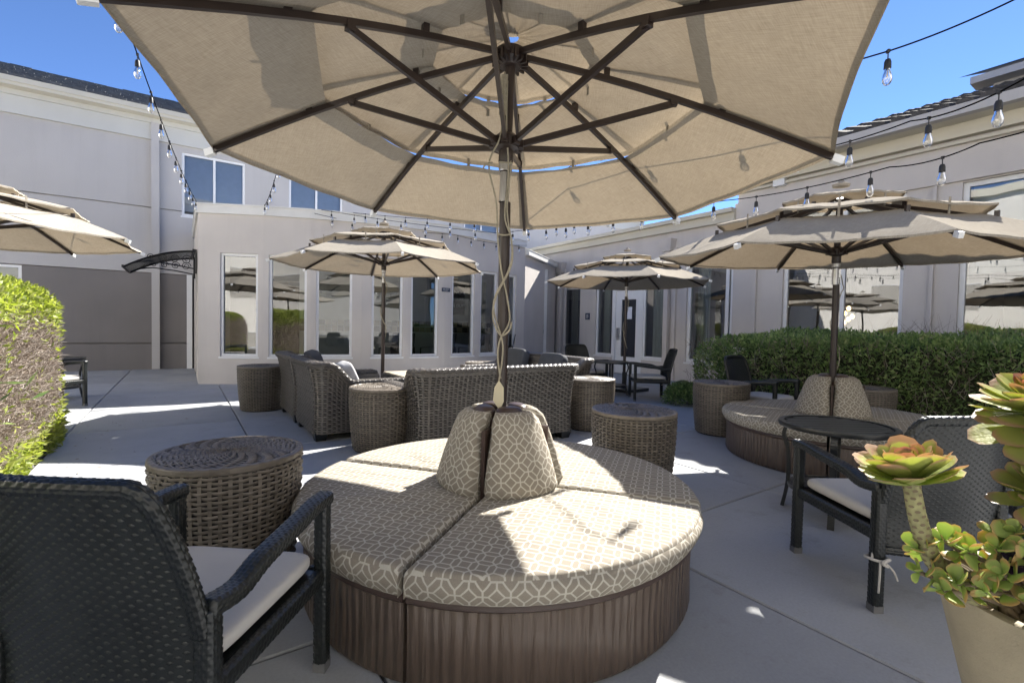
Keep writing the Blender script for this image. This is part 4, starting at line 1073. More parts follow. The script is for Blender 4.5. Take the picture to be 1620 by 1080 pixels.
# ================================================================== UMBRELLAS
R_, ZT, ZH = 1.43, 1.90, 2.36
def rib_z(r): return ZH + (ZT - ZH) * (r / R_) + 0.035 * math.sin(PI * r / R_)
OCT = PI / 4
def panel_mesh(name, r0, r1, lift0, lift1, nu=12, nv=8, sag=0.022, shrink=0.022):
    """one eighth of a tier, between ribs at 0 and 45 degrees"""
    mb = MB()
    def fn(u, v):
        r = r0 + (r1 - r0) * v
        a = OCT * u; e = Vector((1, 0, 0)).lerp(Vector((math.cos(OCT), math.sin(OCT), 0)), u)   # straight chord
        mid = 4 * u * (1 - u)
        rad = r * (1 - shrink * mid * v)
        z = rib_z(r) + 0.012 + lift0 + (lift1 - lift0) * v - sag * mid * (r / R_) + 0.004 * math.sin(u * 17 + v * 9) * mid + 0.003 * math.sin(v * 23) * (1 - mid) * mid * 3
        return (e.x * rad, e.y * rad, z)
    mb.grid(fn, nu, nv)
    # turned hem and seam allowance along the ribs, a second layer of cloth
    mb.grid(lambda u, v: tuple(Vector(fn(u, 0.965 + 0.035 * v)) + Vector((0, 0, -0.003))), nu, 1)
    for u0, u1 in ((0.0, 0.035), (0.965, 1.0)): mb.grid(lambda u, v: tuple(Vector(fn(u0 + (u1 - u0) * u, v * 0.96)) + Vector((0, 0, -0.003))), 1, nv)
    # hem
    hem = lambda u, v: tuple(Vector(fn(u, 1)) + Vector((0, 0, -0.014 * v)))
    mb.grid(hem, nu, 1)
    return mb.mesh(name, M['canopy'], 60)
TIERS = [panel_mesh('canopy_panel', 0.872, R_, 0.0, 0.0), panel_mesh('canopy_panel', 0.362, 0.955, 0.012, 0.088, shrink=0.004), panel_mesh('canopy_panel', 0.035, 0.44, 0.06, 0.095, shrink=0.004)]
def umbrella_parts(root, base):
    for k in range(8):
        for me in TIERS: obj('canopy_panel', me, root, rz=OCT * k)
    rb = MB(); npt = 8
    for i in range(npt):
        r0, r1 = 0.05 + (R_ + 0.0 - 0.05) * i / npt, 0.05 + (R_ - 0.05) * (i + 1) / npt
        z0, z1 = rib_z(r0) - 0.012, rib_z(r1) - 0.012
        rb.hexa([(r0, -.009, z0 - .014), (r1, -.009, z1 - .014), (r1, .009, z1 - .014), (r0, .009, z0 - .014), (r0, -.009, z0 + .012), (r1, -.009, z1 + .012), (r1, .009, z1 + .012), (r0, .009, z0 + .012)])
    rib_me = rb.mesh('rib', M['bronze'])
    cpm = MB(); cpm.bar((R_ - 0.012, 0, rib_z(R_) - 0.013), (R_ + 0.032, 0, rib_z(R_ + 0.032) - 0.015), 0.026, 0.034); cap_me = cpm.mesh('rib_cap', M['white'])
    st = MB(); rs = 0.74; st.bar((0.055, 0.0, 1.93), (rs, 0.0, rib_z(rs) - 0.035), 0.017, 0.026); st.box((rs, 0, rib_z(rs) - .03), (0.03, 0.03, 0.03)); strut_me = st.mesh('strut', M['bronze'])
    ck = MB()
    clip_mes = []
    for r in (0.44, 0.95):
        ck = MB(); ck.box((r, 0, rib_z(r) + 0.022), (0.026, 0.022, 0.05)); clip_mes.append(ck.mesh('rib_clip', M['bronze']))
    for k in range(8):
        r = obj('rib', rib_me, root, rz=OCT * k); obj('rib_cap', cap_me, r); [obj('rib_clip', cme, r) for cme in clip_mes]
        obj('strut', strut_me, root, rz=OCT * k)
    tb_ = MB()
    for k in range(8):
        a = OCT * (k + 0.5)
        for r in (0.45 * math.cos(OCT / 2) - .02, 0.955 * math.cos(OCT / 2) - .03):
            ca, sa = math.cos(a), math.sin(a); z = rib_z(r) + 0.005
            tb_.bar((r * ca, r * sa, z - 0.025), (r * ca, r * sa, z + 0.085), 0.016, 0.004, (ca, sa, 0))
    obj('vent_tabs', tb_.mesh('vent_tabs', M['canopy']), root, kind='stuff')
    h = MB(); h.lathe([(0, ZH - 0.075), (0.045, ZH - 0.075), (0.07, ZH - 0.05), (0.072, ZH - 0.005), (0.05, ZH + 0.01), (0, ZH + 0.01)], 24)
    for k in range(16):
        a = 2 * PI * k / 16; h.box((0.066 * math.cos(a), 0.066 * math.sin(a), ZH - 0.045), (0.034, 0.009, 0.05), a)
    obj('hub', h.mesh('hub', M['bronze'], 40), root)
    h = MB(); h.lathe([(0, ZH + 0.10), (0.06, ZH + 0.105), (0.065, ZH + 0.125), (0.03, ZH + 0.14), (0.015, ZH + 0.165), (0, ZH + 0.17)], 20); obj('finial', h.mesh('finial', M['canopy'], 40), root)
    h = MB(); h.lathe([(0.028, 1.84), (0.034, 1.85), (0.034, 1.90), (0.06, 1.91), (0.062, 1.955), (0.04, 1.975), (0.028, 1.975)], 20)
    for k in range(8):
        a = OCT * k; h.box((0.058 * math.cos(a), 0.058 * math.sin(a), 1.93), (0.04, 0.034, 0.034), a)
    obj('slider', h.mesh('slider', M['bronze'], 40), root)
    h = MB(); h.lathe([(0.0245, 1.80), (0.0245, ZH - 0.05)], 16); obj('upper_pole', h.mesh('upper_pole', M['bronze'], 60), root)
    h = MB(); h.lathe([(0.0235, 1.665), (0.0235, 1.805), (0.031, 1.81), (0.031, 1.838), (0.0235, 1.845)], 16); obj('pole_sleeve', h.mesh('pole_sleeve', M['steel'], 40), root)
    h = MB(); h.lathe([(0.0, 0.0), (0.0255, 0.0), (0.0255, 1.665), (0.02, 1.67)], 16); obj('lower_pole', h.mesh('lower_pole', M['bronze'], 40), root)
    if base:
        h = MB(); h.box((0, 0, 0.03), (0.62, 0.62, 0.05), 0.6); h.lathe([(0.06, 0.055), (0.05, 0.07), (0.035, 0.08), (0.034, 0.32), (0.03, 0.33)], 16); obj('base_plate', h.mesh('base_plate', M['black_metal'], 40), root)
def retune(root, dz=0.0, tx=0.0, ty=0.0, piv=1.9, shift=(0, 0)):
    c_, s_ = math.cos(-root.rotation_euler.z), math.sin(-root.rotation_euler.z)
    lx, ly = shift[0] * c_ - shift[1] * s_, shift[0] * s_ + shift[1] * c_
    T = Matrix.Translation((lx, ly, piv + dz)) @ Matrix.Rotation(tx, 4, 'X') @ Matrix.Rotation(ty, 4, 'Y') @ Matrix.Translation((0, 0, -piv))
    for ch in root.children:
        if ch.name.split('.')[0] in ('base_plate',): continue
        if ch.name.split('.')[0] == 'lower_pole':
            ch.matrix_basis = Matrix(((1, 0, lx / 1.665, 0), (0, 1, ly / 1.665, 0), (0, 0, (1.665 + dz) / 1.665, 0), (0, 0, 0, 1))); continue
        ch.matrix_basis = T @ ch.matrix_basis
UG = 'patio umbrellas'
um = thing('patio_umbrella', 'large tan three tier umbrella overhead, rising from the front round seat', 'umbrella', (-0.044, 2.222, 0), math.radians(-4.9), UG)
umbrella_parts(um, False)
U2 = dup(um, 'three tier umbrella with its pole behind the low table, before the bay', (-1.80, 6.68, 0), 0.401 - OCT)
U3 = dup(um, 'three tier umbrella over the round seat by the hedge', (2.80, 4.16, 0), -0.2)
U4 = dup(um, 'three tier umbrella on a square base before the entrance door', (2.007, 8.511, 0), 0.09)
U5 = dup(um, 'pale three tier umbrella cut off by the left picture edge', (-5.33, 4.65, 0), math.radians(9))
for q in (U2, U4, U5):
    h = MB(); h.box((0, 0, 0.03), (0.62, 0.62, 0.05), 0.6); h.lathe([(0.06, 0.055), (0.05, 0.07), (0.035, 0.08), (0.034, 0.32), (0.03, 0.33)], 16); obj('base_plate', h.mesh('base_plate', M['black_metal'], 40), q)
retune(um, 0.0, -0.045, 0.022)
retune(U3, -0.16, 0.05, 0.0, 1.9, (-0.10, -0.13))
U6 = dup(U2, 'umbrella across the court, mirrored in the first bay windows', (-4.2, -0.9, 0), 0.2)
U7 = dup(U2, 'umbrella behind the viewer, mirrored in the middle bay windows', (-1.6, -1.6, 0), 0.5)

# cords tied round the poles
def cord(root_label, loc, segs, r, tag_at=None, zs=1.0):
    c = thing('pole_cord', root_label, 'cord', loc, 0, 'cords tied round umbrella poles')
    mb = MB()
    for pts in segs: mb.tube(smoothpts(pts, 6), r, 6)
    obj('rope', mb.mesh('rope', M['rope'], 180), c)
    if tag_at:
        mb = MB(); x, y, z = tag_at
        pts = [(0, 0.052), (0.022, 0.02), (0.024, -0.045), (0.005, -0.085), (-0.026, -0.04), (-0.02, 0.02)]
        mb.add([(x + p, y, z + q) for p, q in pts] + [(x + p, y + 0.002, z + q) for p, q in pts], [(0, 1, 2, 3, 4, 5), (11, 10, 9, 8, 7, 6)] + [(i, (i + 1) % 6 + 0, (i + 1) % 6 + 6, i + 6) for i in range(6)])
        obj('tag', mb.mesh('tag', M['tag']), c)
    return c
def smoothpts(pts, n):
    pts = [Vector(p) for p in pts]; out = []
    for i in range(len(pts) - 1):
        p0, p1, p2, p3 = pts[max(i - 1, 0)], pts[i], pts[i + 1], pts[min(i + 2, len(pts) - 1)]
        for k in range(n):
            t = k / n
            out.append(0.5 * ((2 * p1) + (p2 - p0) * t + (2 * p0 - 5 * p1 + 4 * p2 - p3) * t * t + (3 * p1 - p0 - 3 * p2 + p3) * t ** 3))
    out.append(pts[-1]); return out
y = -0.034
cord('olive cord looped and knotted down the near pole with a paper tag', (-0.044, 2.222, 0), [
    [(-0.012, y, 2.24), (-0.016, y, 2.05), (-0.03, y - .03, 1.93), (-0.075, y - .02, 1.82), (-0.04, y, 1.66), (-0.03, y, 1.5), (-0.012, y, 1.36), (0.02, y, 1.22), (0.03, y, 1.12), (-0.01, y - .01, 1.04), (-0.02, y, .96), (-0.005, y, .86)],
    [(0.0, y, 2.2), (0.0, y, 2.0), (0.012, y, 1.8), (-0.0, y, 1.6), (0.03, y, 1.5), (0.035, y, 1.38), (-0.03, y, 1.24), (-0.045, y - .01, 1.14), (-0.01, y - .015, 1.06), (0.03, y - .02, 1.08), (0.04, y - .02, 1.12)],
    [(0.026, y + .03, 1.95), (0.018, y, 1.76), (0.01, y, 1.62), (0.036, y, 1.45), (0.02, y, 1.35), (-0.035, y, 1.24), (-0.04, y, 1.16), (0.0, y - .01, 1.03), (0.0, y, .94), (-0.012, y, .85)],
    [(-0.028, y, 1.515), (0.0, y - .012, 1.51), (0.026, y, 1.515), (0.03, y + .03, 1.51)],
    [(-0.06, y - .02, 1.83), (-0.09, y - .03, 1.815), (-0.1, y - .03, 1.80)], [(-0.03, y, 1.84), (0.03, y, 1.835)]], 0.0042, (-0.012, y - 0.004, 0.80))
mb = MB(); mb.bar((-0.018, -0.031, 2.05), (-0.010, -0.031, 2.23), 0.03, 0.008, (0, 1, 0)); obj('pulley', mb.mesh('pulley', M['rope']), um)
def wrapcord(label, loc, z0, z1, turns, r=0.004, pr=0.031):
    pts = [(pr * math.cos(t * turns * 2 * PI / 24 - 1.5), pr * math.sin(t * turns * 2 * PI / 24 - 1.5), z1 + (z0 - z1) * t / 24) for t in range(25)]
    pts = [(p[0] * 1.25 + (0.012 if i % 7 == 3 else 0), p[1] * 1.25, p[2]) for i, p in enumerate(pts)]
    return cord(label, loc, [pts], r)
wrapcord('pale cord wound round the pole before the bay windows', (-1.80, 6.68, 0), 0.8, 1.75, 1.6, 0.007)
wrapcord('pale cord wound round the pole by the hedge', (2.83, 4.2, 0), 0.72, 1.6, 1.4)
wrapcord('pale cord wound round the pole before the entrance', (2.007, 8.511, 0), 0.75, 1.7, 1.1, 0.007)

# ================================================================== ROUND SEATS
def round_seat(label, loc, rz, name='round_seat'):
    rt = thing(name, label, 'round seat', loc, rz, 'round seats built round umbrella poles')
    gap = 0.012
    # moulded base quarter
    RB = 0.845
    def quarter(prof, gp, mat, uvon, nm, smooth=50, close=True, n=18):
        mb = MB()
        rm = max(p[0] for p in prof)
        g0 = gp / rm
        mb.lathe(prof, n, (0, 0), g0, PI / 2 - g0, 0, uvon)
        # end faces
        for a in (g0, PI / 2 - g0):
            pts = [(r * math.cos(a), r * math.sin(a), z) for r, z in prof]
            f = tuple(range(len(pts)))
            uv_ = [(r, z) for r, z in prof]
            mb.add(pts, [f if a < 0.5 else f[::-1]], 0, uv_ if uvon else None)
        return mb.mesh(nm, mat, smooth)
    base = quarter([(0.10, 0.004), (0.835, 0.004), (0.845, 0.02), (0.842, 0.14), (0.845, 0.255), (0.838, 0.262), (0.825, 0.275), (0.10, 0.275)], 0.006, M['carved'], True, 'base_segment')
    rim = quarter([(0.70, 0.262), (0.85, 0.262), (0.858, 0.27), (0.856, 0.285), (0.845, 0.293), (0.70, 0.293)], 0.007, M['brown_resin'], False, 'base_rim')
    # seat cushion: pillow wedge with flat-projected print on top and wrapped print on the side
    def cushion():
        mb = MB(); nr, na = 12, 22
        g = 0.010
        r_in, r_out = 0.20, 0.875
        H0, H1 = 0.290, 0.386
        def ring(r, a):
            k = g / max(r, 0.05); a0, a1 = k, PI / 2 - k
            return a0 + (a1 - a0) * a
        def edge_h(u, v):  # rounding towards the borders
            eu = min(u, 1 - u) * r_out * PI / 2; ev = min(1 - v, 1.0) * (r_out - r_in)
            f = lambda d, R: 0 if d > R else R - math.sqrt(max(0, R * R - (R - d) ** 2))
            return f(eu * (0.3 + 0.7 * v), 0.022) * 0.8 + f(ev, 0.014)
        def topf(u, v):
            r = r_in + (r_out - r_in) * v; a = ring(r, u)
            puff = 0.012 * math.sin(PI * min(1, max(0, u))) * math.sin(PI * v)
            wr = 0.0025 * math.sin(u * 31 + v * 6) * math.sin(PI * v) * (v > .2)
            return Vector((r * math.cos(a), r * math.sin(a), H1 - edge_h(u, v) + puff + wr))
        uq = [0, .012, .03] + [.06 + .88 * i / (na - 1) for i in range(na)] + [.97, .988, 1]
        vq = [i / (nr - 1) * .95 for i in range(nr)] + [.972, .988, .996, 1]
        vs, uvs = [], []
        c45, s45 = math.cos(PI / 4), math.sin(PI / 4)
        for u in uq:
            for v in vq:
                p = topf(u, v); vs.append(p); uvs.append((-p.x * s45 + p.y * c45, p.x * c45 + p.y * s45))
        m = len(vq); fs = [(i * m + j, i * m + j + 1, (i + 1) * m + j + 1, (i + 1) * m + j) for i in range(len(uq) - 1) for j in range(m - 1)]
        mb.add(vs, [f[::-1] for f in fs], 0, uvs)
        # outer side
        vs, uvs = [], []; zz = 7
        for u in uq:
            t = topf(u, 1)
            for k in range(zz):
                q = k / (zz - 1); bul = 0.015 * math.sin(PI * q ** 0.7) * min(1, 14 * min(u, 1 - u) + 0.2)
                z = t.z + (H0 - t.z) * q; a = ring(r_out, u); r = r_out + bul - (0.012 * q * q)
                vs.append((r * math.cos(a), r * math.sin(a), z)); uvs.append((u * PI / 2 * r_out - PI / 4 * r_out, r_out - 0.03 + (t.z - z)))
        fs = [(i * zz + j, i * zz + j + 1, (i + 1) * zz + j + 1, (i + 1) * zz + j) for i in range(len(uq) - 1) for j in range(zz - 1)]
        mb.add(vs, [f[::-1] for f in fs], 0, uvs)
        # radial sides
        for u, fl in ((0, False), (1, True)):
            vs, uvs = [], []
            for v in vq:
                t = topf(u, v)
                for k in range(3):
                    z = t.z + (H0 - t.z) * k / 2; vs.append((t.x, t.y, z)); uvs.append((v * 0.67, z))
            fs = [(i * 3 + j, (i + 1) * 3 + j, (i + 1) * 3 + j + 1, i * 3 + j + 1) for i in range(m - 1) for j in range(2)]
            mb.add(vs, [f[::-1] if fl else f for f in fs], 0, uvs)
        return mb.mesh('seat_cushion', M['trellis'], 50)
    def back():
        mb = MB(); nu, nv = 16, 14
        g = 0.018
        def fn(u, v):
            z = 0.385 + (0.715 - 0.385) * v
            r = 0.302 - 0.112 * v + 0.007 * math.sin(PI * v)
            if v > 0.90: r -= 0.020 * ((v - 0.90) / 0.10) ** 2
            if v < 0.08: r -= 0.02 * ((0.08 - v) / 0.08) ** 2
            k = g / r; e = abs(2 * u - 1)
            r -= 0.05 * max(0, (e - 0.80) / 0.2) ** 2.2
            a = k + (PI / 2 - 2 * k) * u
            return (r * math.cos(a), r * math.sin(a), z)
        uvf = lambda u, v: ((u - 0.5) * 0.42 * (1 - 0.18 * v), 0.36 * v)
        mb.grid(fn, nu, nv, 0, uvf)
        # top and inner return
        def topf(u, v):
            p = Vector(fn(u, 1)); q = p.copy(); q.x *= 1 - 0.34 * v; q.y *= 1 - 0.34 * v; q.z += 0.012 * math.sin(PI * v) - 0.02 * v * v
            return q
        mb.grid(topf, nu, 4, 0, lambda u, v: ((u - 0.5) * 0.3, 0.36 + 0.08 * v))
        for u in (0, 1):
            def sd(t, v, u=u):
                p = Vector(fn(u, v)); return (p.x * (1 - 0.5 * t), p.y * (1 - 0.5 * t), p.z)
            mb.grid(sd, 2, nv, 0, lambda t, v: (t * 0.1, v * 0.36), flip=(u == 0))
        return mb.mesh('back_cushion', M['trellis'], 60)
    cm, bm_ = cushion(), back()
    col = MB(); col.lathe([(0.20, 0.28), (0.20, 0.34), (0.16, 0.39), (0.15, 0.57), (0.115, 0.68), (0.05, 0.705), (0.034, 0.707)], 40); obj('centre_column', col.mesh('centre_column', M['brown_resin'], 60), rt)
    pd = MB()
    def pf(u, v):
        th = 2 * PI * u; rr = 1 - v
        e = 2.6; ca, sa = math.cos(th), math.sin(th); k = (abs(ca) ** e + abs(sa) ** e) ** (-1 / e)
        return (0.082 + 0.040 * ca * k * rr ** .5, 0.0 + 0.064 * sa * k * rr ** .5, 0.716 + 0.022 * (1 - (1 - v) ** 3))
    pd.grid(lambda u, v: pf(u, v), 24, 6); pd.grid(lambda u, v: (pf(u, 0)[0], pf(u, 0)[1], 0.716 - 0.06 * v), 24, 1, flip=True)
    pm = pd.mesh('top_pad', M['brown_resin'], 60)
    fin = MB(); fin.box((0.205, 0, 0.51), (0.14, 0.016, 0.29)); fm = fin.mesh('column_fin', M['brown_resin'])
    for k in range(4):
        a = k * PI / 2
        obj('base_segment', base, rt, rz=a); obj('base_rim', rim, rt, rz=a); obj('seat_cushion', cm, rt, rz=a); obj('back_cushion', bm_, rt, rz=a)
        obj('top_pad', pm, rt, rz=a + PI / 4); obj('column_fin', fm, rt, M4=Matrix.Rotation(a, 4, 'Z') @ Matrix.Translation((-0.05, 0, 0)))
    return rt
rs1 = round_seat('large round seat with octagon patterned cushions in the foreground', (-0.044, 2.222, 0), math.radians(-18))
rs2 = dup(rs1, 'round patterned seat before the hedge, partly hidden by the slatted table', (2.83, 4.2, 0), math.radians(-35))

# ================================================================== WICKER STOOLS
def stool_parts(root):
    Hs = 0.55
    prof = lambda v: 0.247 + 0.036 * np.clip(v, 0, 1) + 0.008 * np.sin(np.clip(v, 0, 1) * PI)
    def side(u, v):
        z = 0.012 + (Hs - 0.012 - 0.012) * v + 0 * u
        r = prof(v) - 0.018 * np.clip((v - 0.955) / 0.045, 0, 1) ** 2 + 0 * u
        a = 2 * PI * u + 0 * v
        return np.stack([r * np.cos(a), r * np.sin(a), z + 0 * a], -1)
    obj('woven_side', grid_mesh('woven_side', strips(side, 52, 29, 0.70, 0.0062, 0.0035), M['wicker_brown']), root, kind='stuff')
    def topf(u, v):
        r = 0.012 + (0.272 - 0.012) * v + 0 * u
        a = -2 * PI * u + 1.3 * v
        z = Hs - 0.012 + 0.012 * np.sqrt(np.clip(1 - (v * 0.97) ** 10, 0, 1)) + 0 * u
        return np.stack([r * np.cos(a), r * np.sin(a), z + 0 * a], -1)
    obj('woven_top', grid_mesh('woven_top', strips(topf, 40, 14, 0.70, 0.0055, 0.003), M['wicker_brown']), root, kind='stuff')
    def rimf(u, v):
        a = 2 * PI * u + 0 * v; th = PI * (1.1 - 1.3 * v) + 0 * u
        r = 0.272 + 0.013 * np.cos(th); z = Hs - 0.014 + 0.013 * np.sin(th)
        return np.stack([r * np.cos(a), r * np.sin(a), z + 0 * a], -1)
    obj('woven_rim', grid_mesh('woven_rim', weave(rimf, 80, 3, 0.003, 0.002, 3, True), M['wicker_brown']), root, kind='stuff')
    mb = MB(); mb.lathe([(0, 0.0), (0.235, 0.0), (0.238, 0.03), (0, 0.03)], 32); mb.lathe([(float(prof(q / 10)) - 0.011, 0.02 + 0.505 * q / 10) for q in range(11)] + [(0, 0.538)], 40); obj('inner_frame', mb.mesh('inner_frame', M['black_plastic'], 40), root)
st = thing('wicker_stool', 'drum shaped brown wicker stool behind the black chair at left', 'stool', (-1.19, 2.02, 0), 0.3, 'drum shaped wicker stools')
stool_parts(st)
for (x, y, lab, rz) in ((-1.135, 4.22, 'sunlit wicker stool between the lounge chair and the wicker sofa back', 1.1),
                        (0.845, 3.27, 'wicker stool right behind the front round seat', 2.0),
                        (2.26, 5.14, 'wicker stool left of the black chair at the hedge', 0.7),
                        (3.62, 4.92, 'wicker stool in shadow behind the patterned seat at the hedge', 2.9),
                        (-3.12, 6.0, 'wicker stool beside the farther of the two lounge chairs', 1.9),
                        (0.86, 5.28, 'wicker stool at the right end of the wicker sofa', 0.1),
                        (-0.42, 7.28, 'wicker stool at the far end of the cushioned sofa', 2.4)):
    dup(st, lab, (x, y, 0), rz)

# ================================================================== LOUNGE SEATING
def lounge_parts(root, W, D, cushions, pillows=0):
    """deep wicker seat facing local +Y, rear at y = 0"""
    HB, HA, z0, rc = 0.71, 0.53, 0.07, 0.10
    # outer plan path
    pts = [(-W / 2, D)]
    for k in range(9):
        a = PI + PI / 2 * k / 8; pts.append((-W / 2 + rc + rc * math.cos(a), rc + rc * math.sin(a)))
    for k in range(9):
        a = 1.5 * PI + PI / 2 * k / 8; pts.append((W / 2 - rc + rc * math.cos(a), rc + rc * math.sin(a)))
    pts.append((W / 2, D))
    pts = np.array(pts); s = np.r_[0, np.cumsum(np.hypot(*np.diff(pts, axis=0).T))]; Lp = s[-1]
    def top_h(y):
        t = np.clip((y - 0.10) / 0.24, 0, 1); t = t * t * (3 - 2 * t)
        return HB + (HA - HB) * t
    cx = 0.0
    def outer(u, v, off=0.0):
        su = u * Lp
        x = np.interp(su, s, pts[:, 0]); y = np.interp(su, s, pts[:, 1])
        dx = np.interp(np.clip(su + .01, 0, Lp), s, pts[:, 0]) - np.interp(np.clip(su - .01, 0, Lp), s, pts[:, 0]); dy = np.interp(np.clip(su + .01, 0, Lp), s, pts[:, 1]) - np.interp(np.clip(su - .01, 0, Lp), s, pts[:, 1])
        ln = np.hypot(dx, dy) + 1e-9; nx, ny = dy / ln * -1, dx / ln   # left of path
        nx, ny = -nx * -1, ny
        h = top_h(y); z = z0 + (h - z0) * v
        fl = 0.055 * ((z - 0.32) / 0.38) ** 2 * np.where(z > 0.32, 1, 0.45) + off
        # outward = right of travel direction
        ox, oy = -dy / ln * -1, -dx / ln
        ox, oy = dy / ln, -dx / ln
        return np.stack([x + 0 * v + (-ox) * -0 + ox * 0 + (-1) * (-fl) * (x * 0 + ox), y + 0 * v + fl * oy, z], -1)
    # travel goes left side (towards -y), rear (+x), right side (+y): outward is on the right hand side
    def shell(u, v, off=0.0):
        return outer(u, v, off)
    ncol = int(Lp / 0.042); nrow = 30
    obj('woven_shell', grid_mesh('woven_shell', strips(lambda u, v: shell(u, v), ncol, nrow, 0.66, 0.007, 0.0035), M['wicker_grey']), root, kind='stuff')
    obj('shell_backing', grid_mesh('shell_backing', shell(np.linspace(0, 1, 90)[:, None], np.linspace(0, 1, 12)[None, :], -0.014), M['black_plastic']), root)
    inner = lambda u, v: shell(u, 0.35 + 0.65 * v, -0.105 - 0.04 * v)
    obj('woven_lining', grid_mesh('woven_lining', weave(lambda u, v: inner(u, v), ncol // 2, 14, 0.006, 0.0035), M['wicker_grey']), root, kind='stuff')
    uu = np.linspace(0.0, 1.0, 60)
    rimp = (shell(uu[:, None], np.array([[1.0]]), -0.055)[:, 0, :])
    obj('braided_rim', grid_mesh('braided_rim', basket_tube(rimp, 0.135, 0.058, 0.028, 0.010), M['wicker_grey']), root, kind='stuff')
    mb = MB()
    for sx in (-1, 1): mb.box((sx * (W / 2 - 0.055), D - 0.012, 0.29), (0.13, 0.05, 0.44))
    mb.box((0, D - 0.03, 0.2), (W - 0.24, 0.04, 0.26)); mb.box((0, D / 2, 0.2), (W - 0.22, D - 0.12, 0.22)); obj('seat_base', mb.mesh('seat_base', M['wicker_grey']), root)
    ft = MB(); ft.hexa([(-.045, -.045, 0), (.045, -.045, 0), (.045, .045, 0), (-.045, .045, 0), (-.07, -.06, .085), (.07, -.06, .085), (.07, .06, .085), (-.07, .06, .085)]); fm = ft.mesh('foot', M['black_metal'])
    for sx in (-1, 1):
        for y_ in (0.06, D - 0.07): obj('foot', fm, root, (sx * (W / 2 - 0.10), y_, 0))
    nc = cushions; cw = (W - 0.26) / nc
    cu = rounded_box(cw - 0.01, D - 0.16, 0.13, 0.04); cm = cu.mesh('seat_cushion', M['grey_fabric'], 60)
    bc = rounded_box(cw - 0.02, 0.14, 0.36, 0.05); bm2 = bc.mesh('back_cushion', M['grey_fabric'], 60)
    for i in range(nc):
        x = -W / 2 + 0.13 + cw * (i + 0.5)
        obj('seat_cushion', cm, root, (x, D / 2 + 0.06, 0.365))
        if pillows: obj('back_cushion', bm2, root, M4=Matrix.Translation((x, 0.2, 0.52)) @ Matrix.Rotation(0.2, 4, 'X'))
def rounded_box(sx, sy, sz, r, puff=0.012):
    mb = MB(); n = 10
    def sup(u, v, e=5.0):
        th = 2 * PI * u; ph = PI * (v - 0.5)
        f = lambda c: math.copysign(abs(c) ** (2 / e), c)
        return (sx / 2 * f(math.cos(ph)) * f(math.cos(th)), sy / 2 * f(math.cos(ph)) * f(math.sin(th)), sz / 2 * f(math.sin(ph)))
    mb.grid(lambda u, v: sup(u, v), 40, 20)
    return mb
lc = thing('lounge_chair', 'nearer grey wicker lounge chair seen from behind beside the sunlit stool', 'armchair', ab(5.04, 1.0, 0), ROT_B - PI / 2, 'wicker lounge chairs')
lounge_parts(lc, 0.94, 0.86, 1, 1)
dup(lc, 'farther grey wicker lounge chair seen from behind, next to the far stool', ab(6.02, 1.0, 0), ROT_B - PI / 2)
s1 = thing('wicker_sofa', 'grey wicker loveseat with its back to the viewer', 'sofa', ab(3.58, 2.42, 0), ROT_B, 'wicker sofas')
lounge_parts(s1, 1.66, 0.86, 2, 0)
s2 = dup(s1, 'grey wicker sofa facing the table with charcoal pillows on it', ab(4.98, 4.02, 0), ROT_B + PI / 2)
# throw pillows lying on the seats
plw = rounded_box(0.46, 0.14, 0.40, 0.05).mesh('throw_pillow', M['grey_fabric'], 60)
plw2 = rounded_box(0.36, 0.12, 0.34, 0.05).mesh('throw_pillow', M['pale_fabric'], 60)
def pillow(me, a_, b_, z_, face, tilt, label, grp='throw pillows on the lounge seats'):
    o = obj('throw_pillow', me, None, M4=Matrix.Translation(ab(a_, b_, z_)) @ Matrix.Rotation(face, 4, 'Z') @ Matrix.Rotation(tilt, 4, 'X'))
    return tag(o, label, 'pillow', grp)
pillow(plw, 5.40, 3.78, 0.60, ROT_B + PI / 2, 0.30, 'charcoal pillow at the far end of the cushioned sofa')
pillow(plw, 4.62, 3.78, 0.58, ROT_B + PI / 2, 0.34, 'charcoal pillow at the near end of the cushioned sofa')
pillow(plw2, 4.78, 1.35, 0.56, ROT_B - PI / 2, 0.42, 'pale sunlit pillow on the nearer lounge chair')
pillow(plw, 6.1, 1.34, 0.57, ROT_B - PI / 2, 0.35, 'charcoal pillow on the farther lounge chair')

# low square table
tbl = thing('low_table', 'square low table with tan stone top amid the lounge seating', 'table', ab(5.42, 2.58, 0), ROT_B)
mb = MB(); mb.box((0, 0, 0.485), (0.96, 0.96, 0.025)); bev(obj('table_top', mb.mesh('table_top', M['stone_top']), tbl), 0.004)
mb = MB(); mb.box((0, 0, 0.452), (1.0, 1.0, 0.04)); obj('top_frame', mb.mesh('top_frame', M['black_metal']), tbl)
mb = MB(); mb.box((0, 0, 0.24), (0.78, 0.78, 0.38)); [mb.box((0.3 * sx, 0.3 * sy, 0.025), (0.08, 0.08, 0.05)) for sx in (-1, 1) for sy in (-1, 1)]; obj('pedestal', mb.mesh('pedestal', M['black_metal']), tbl)

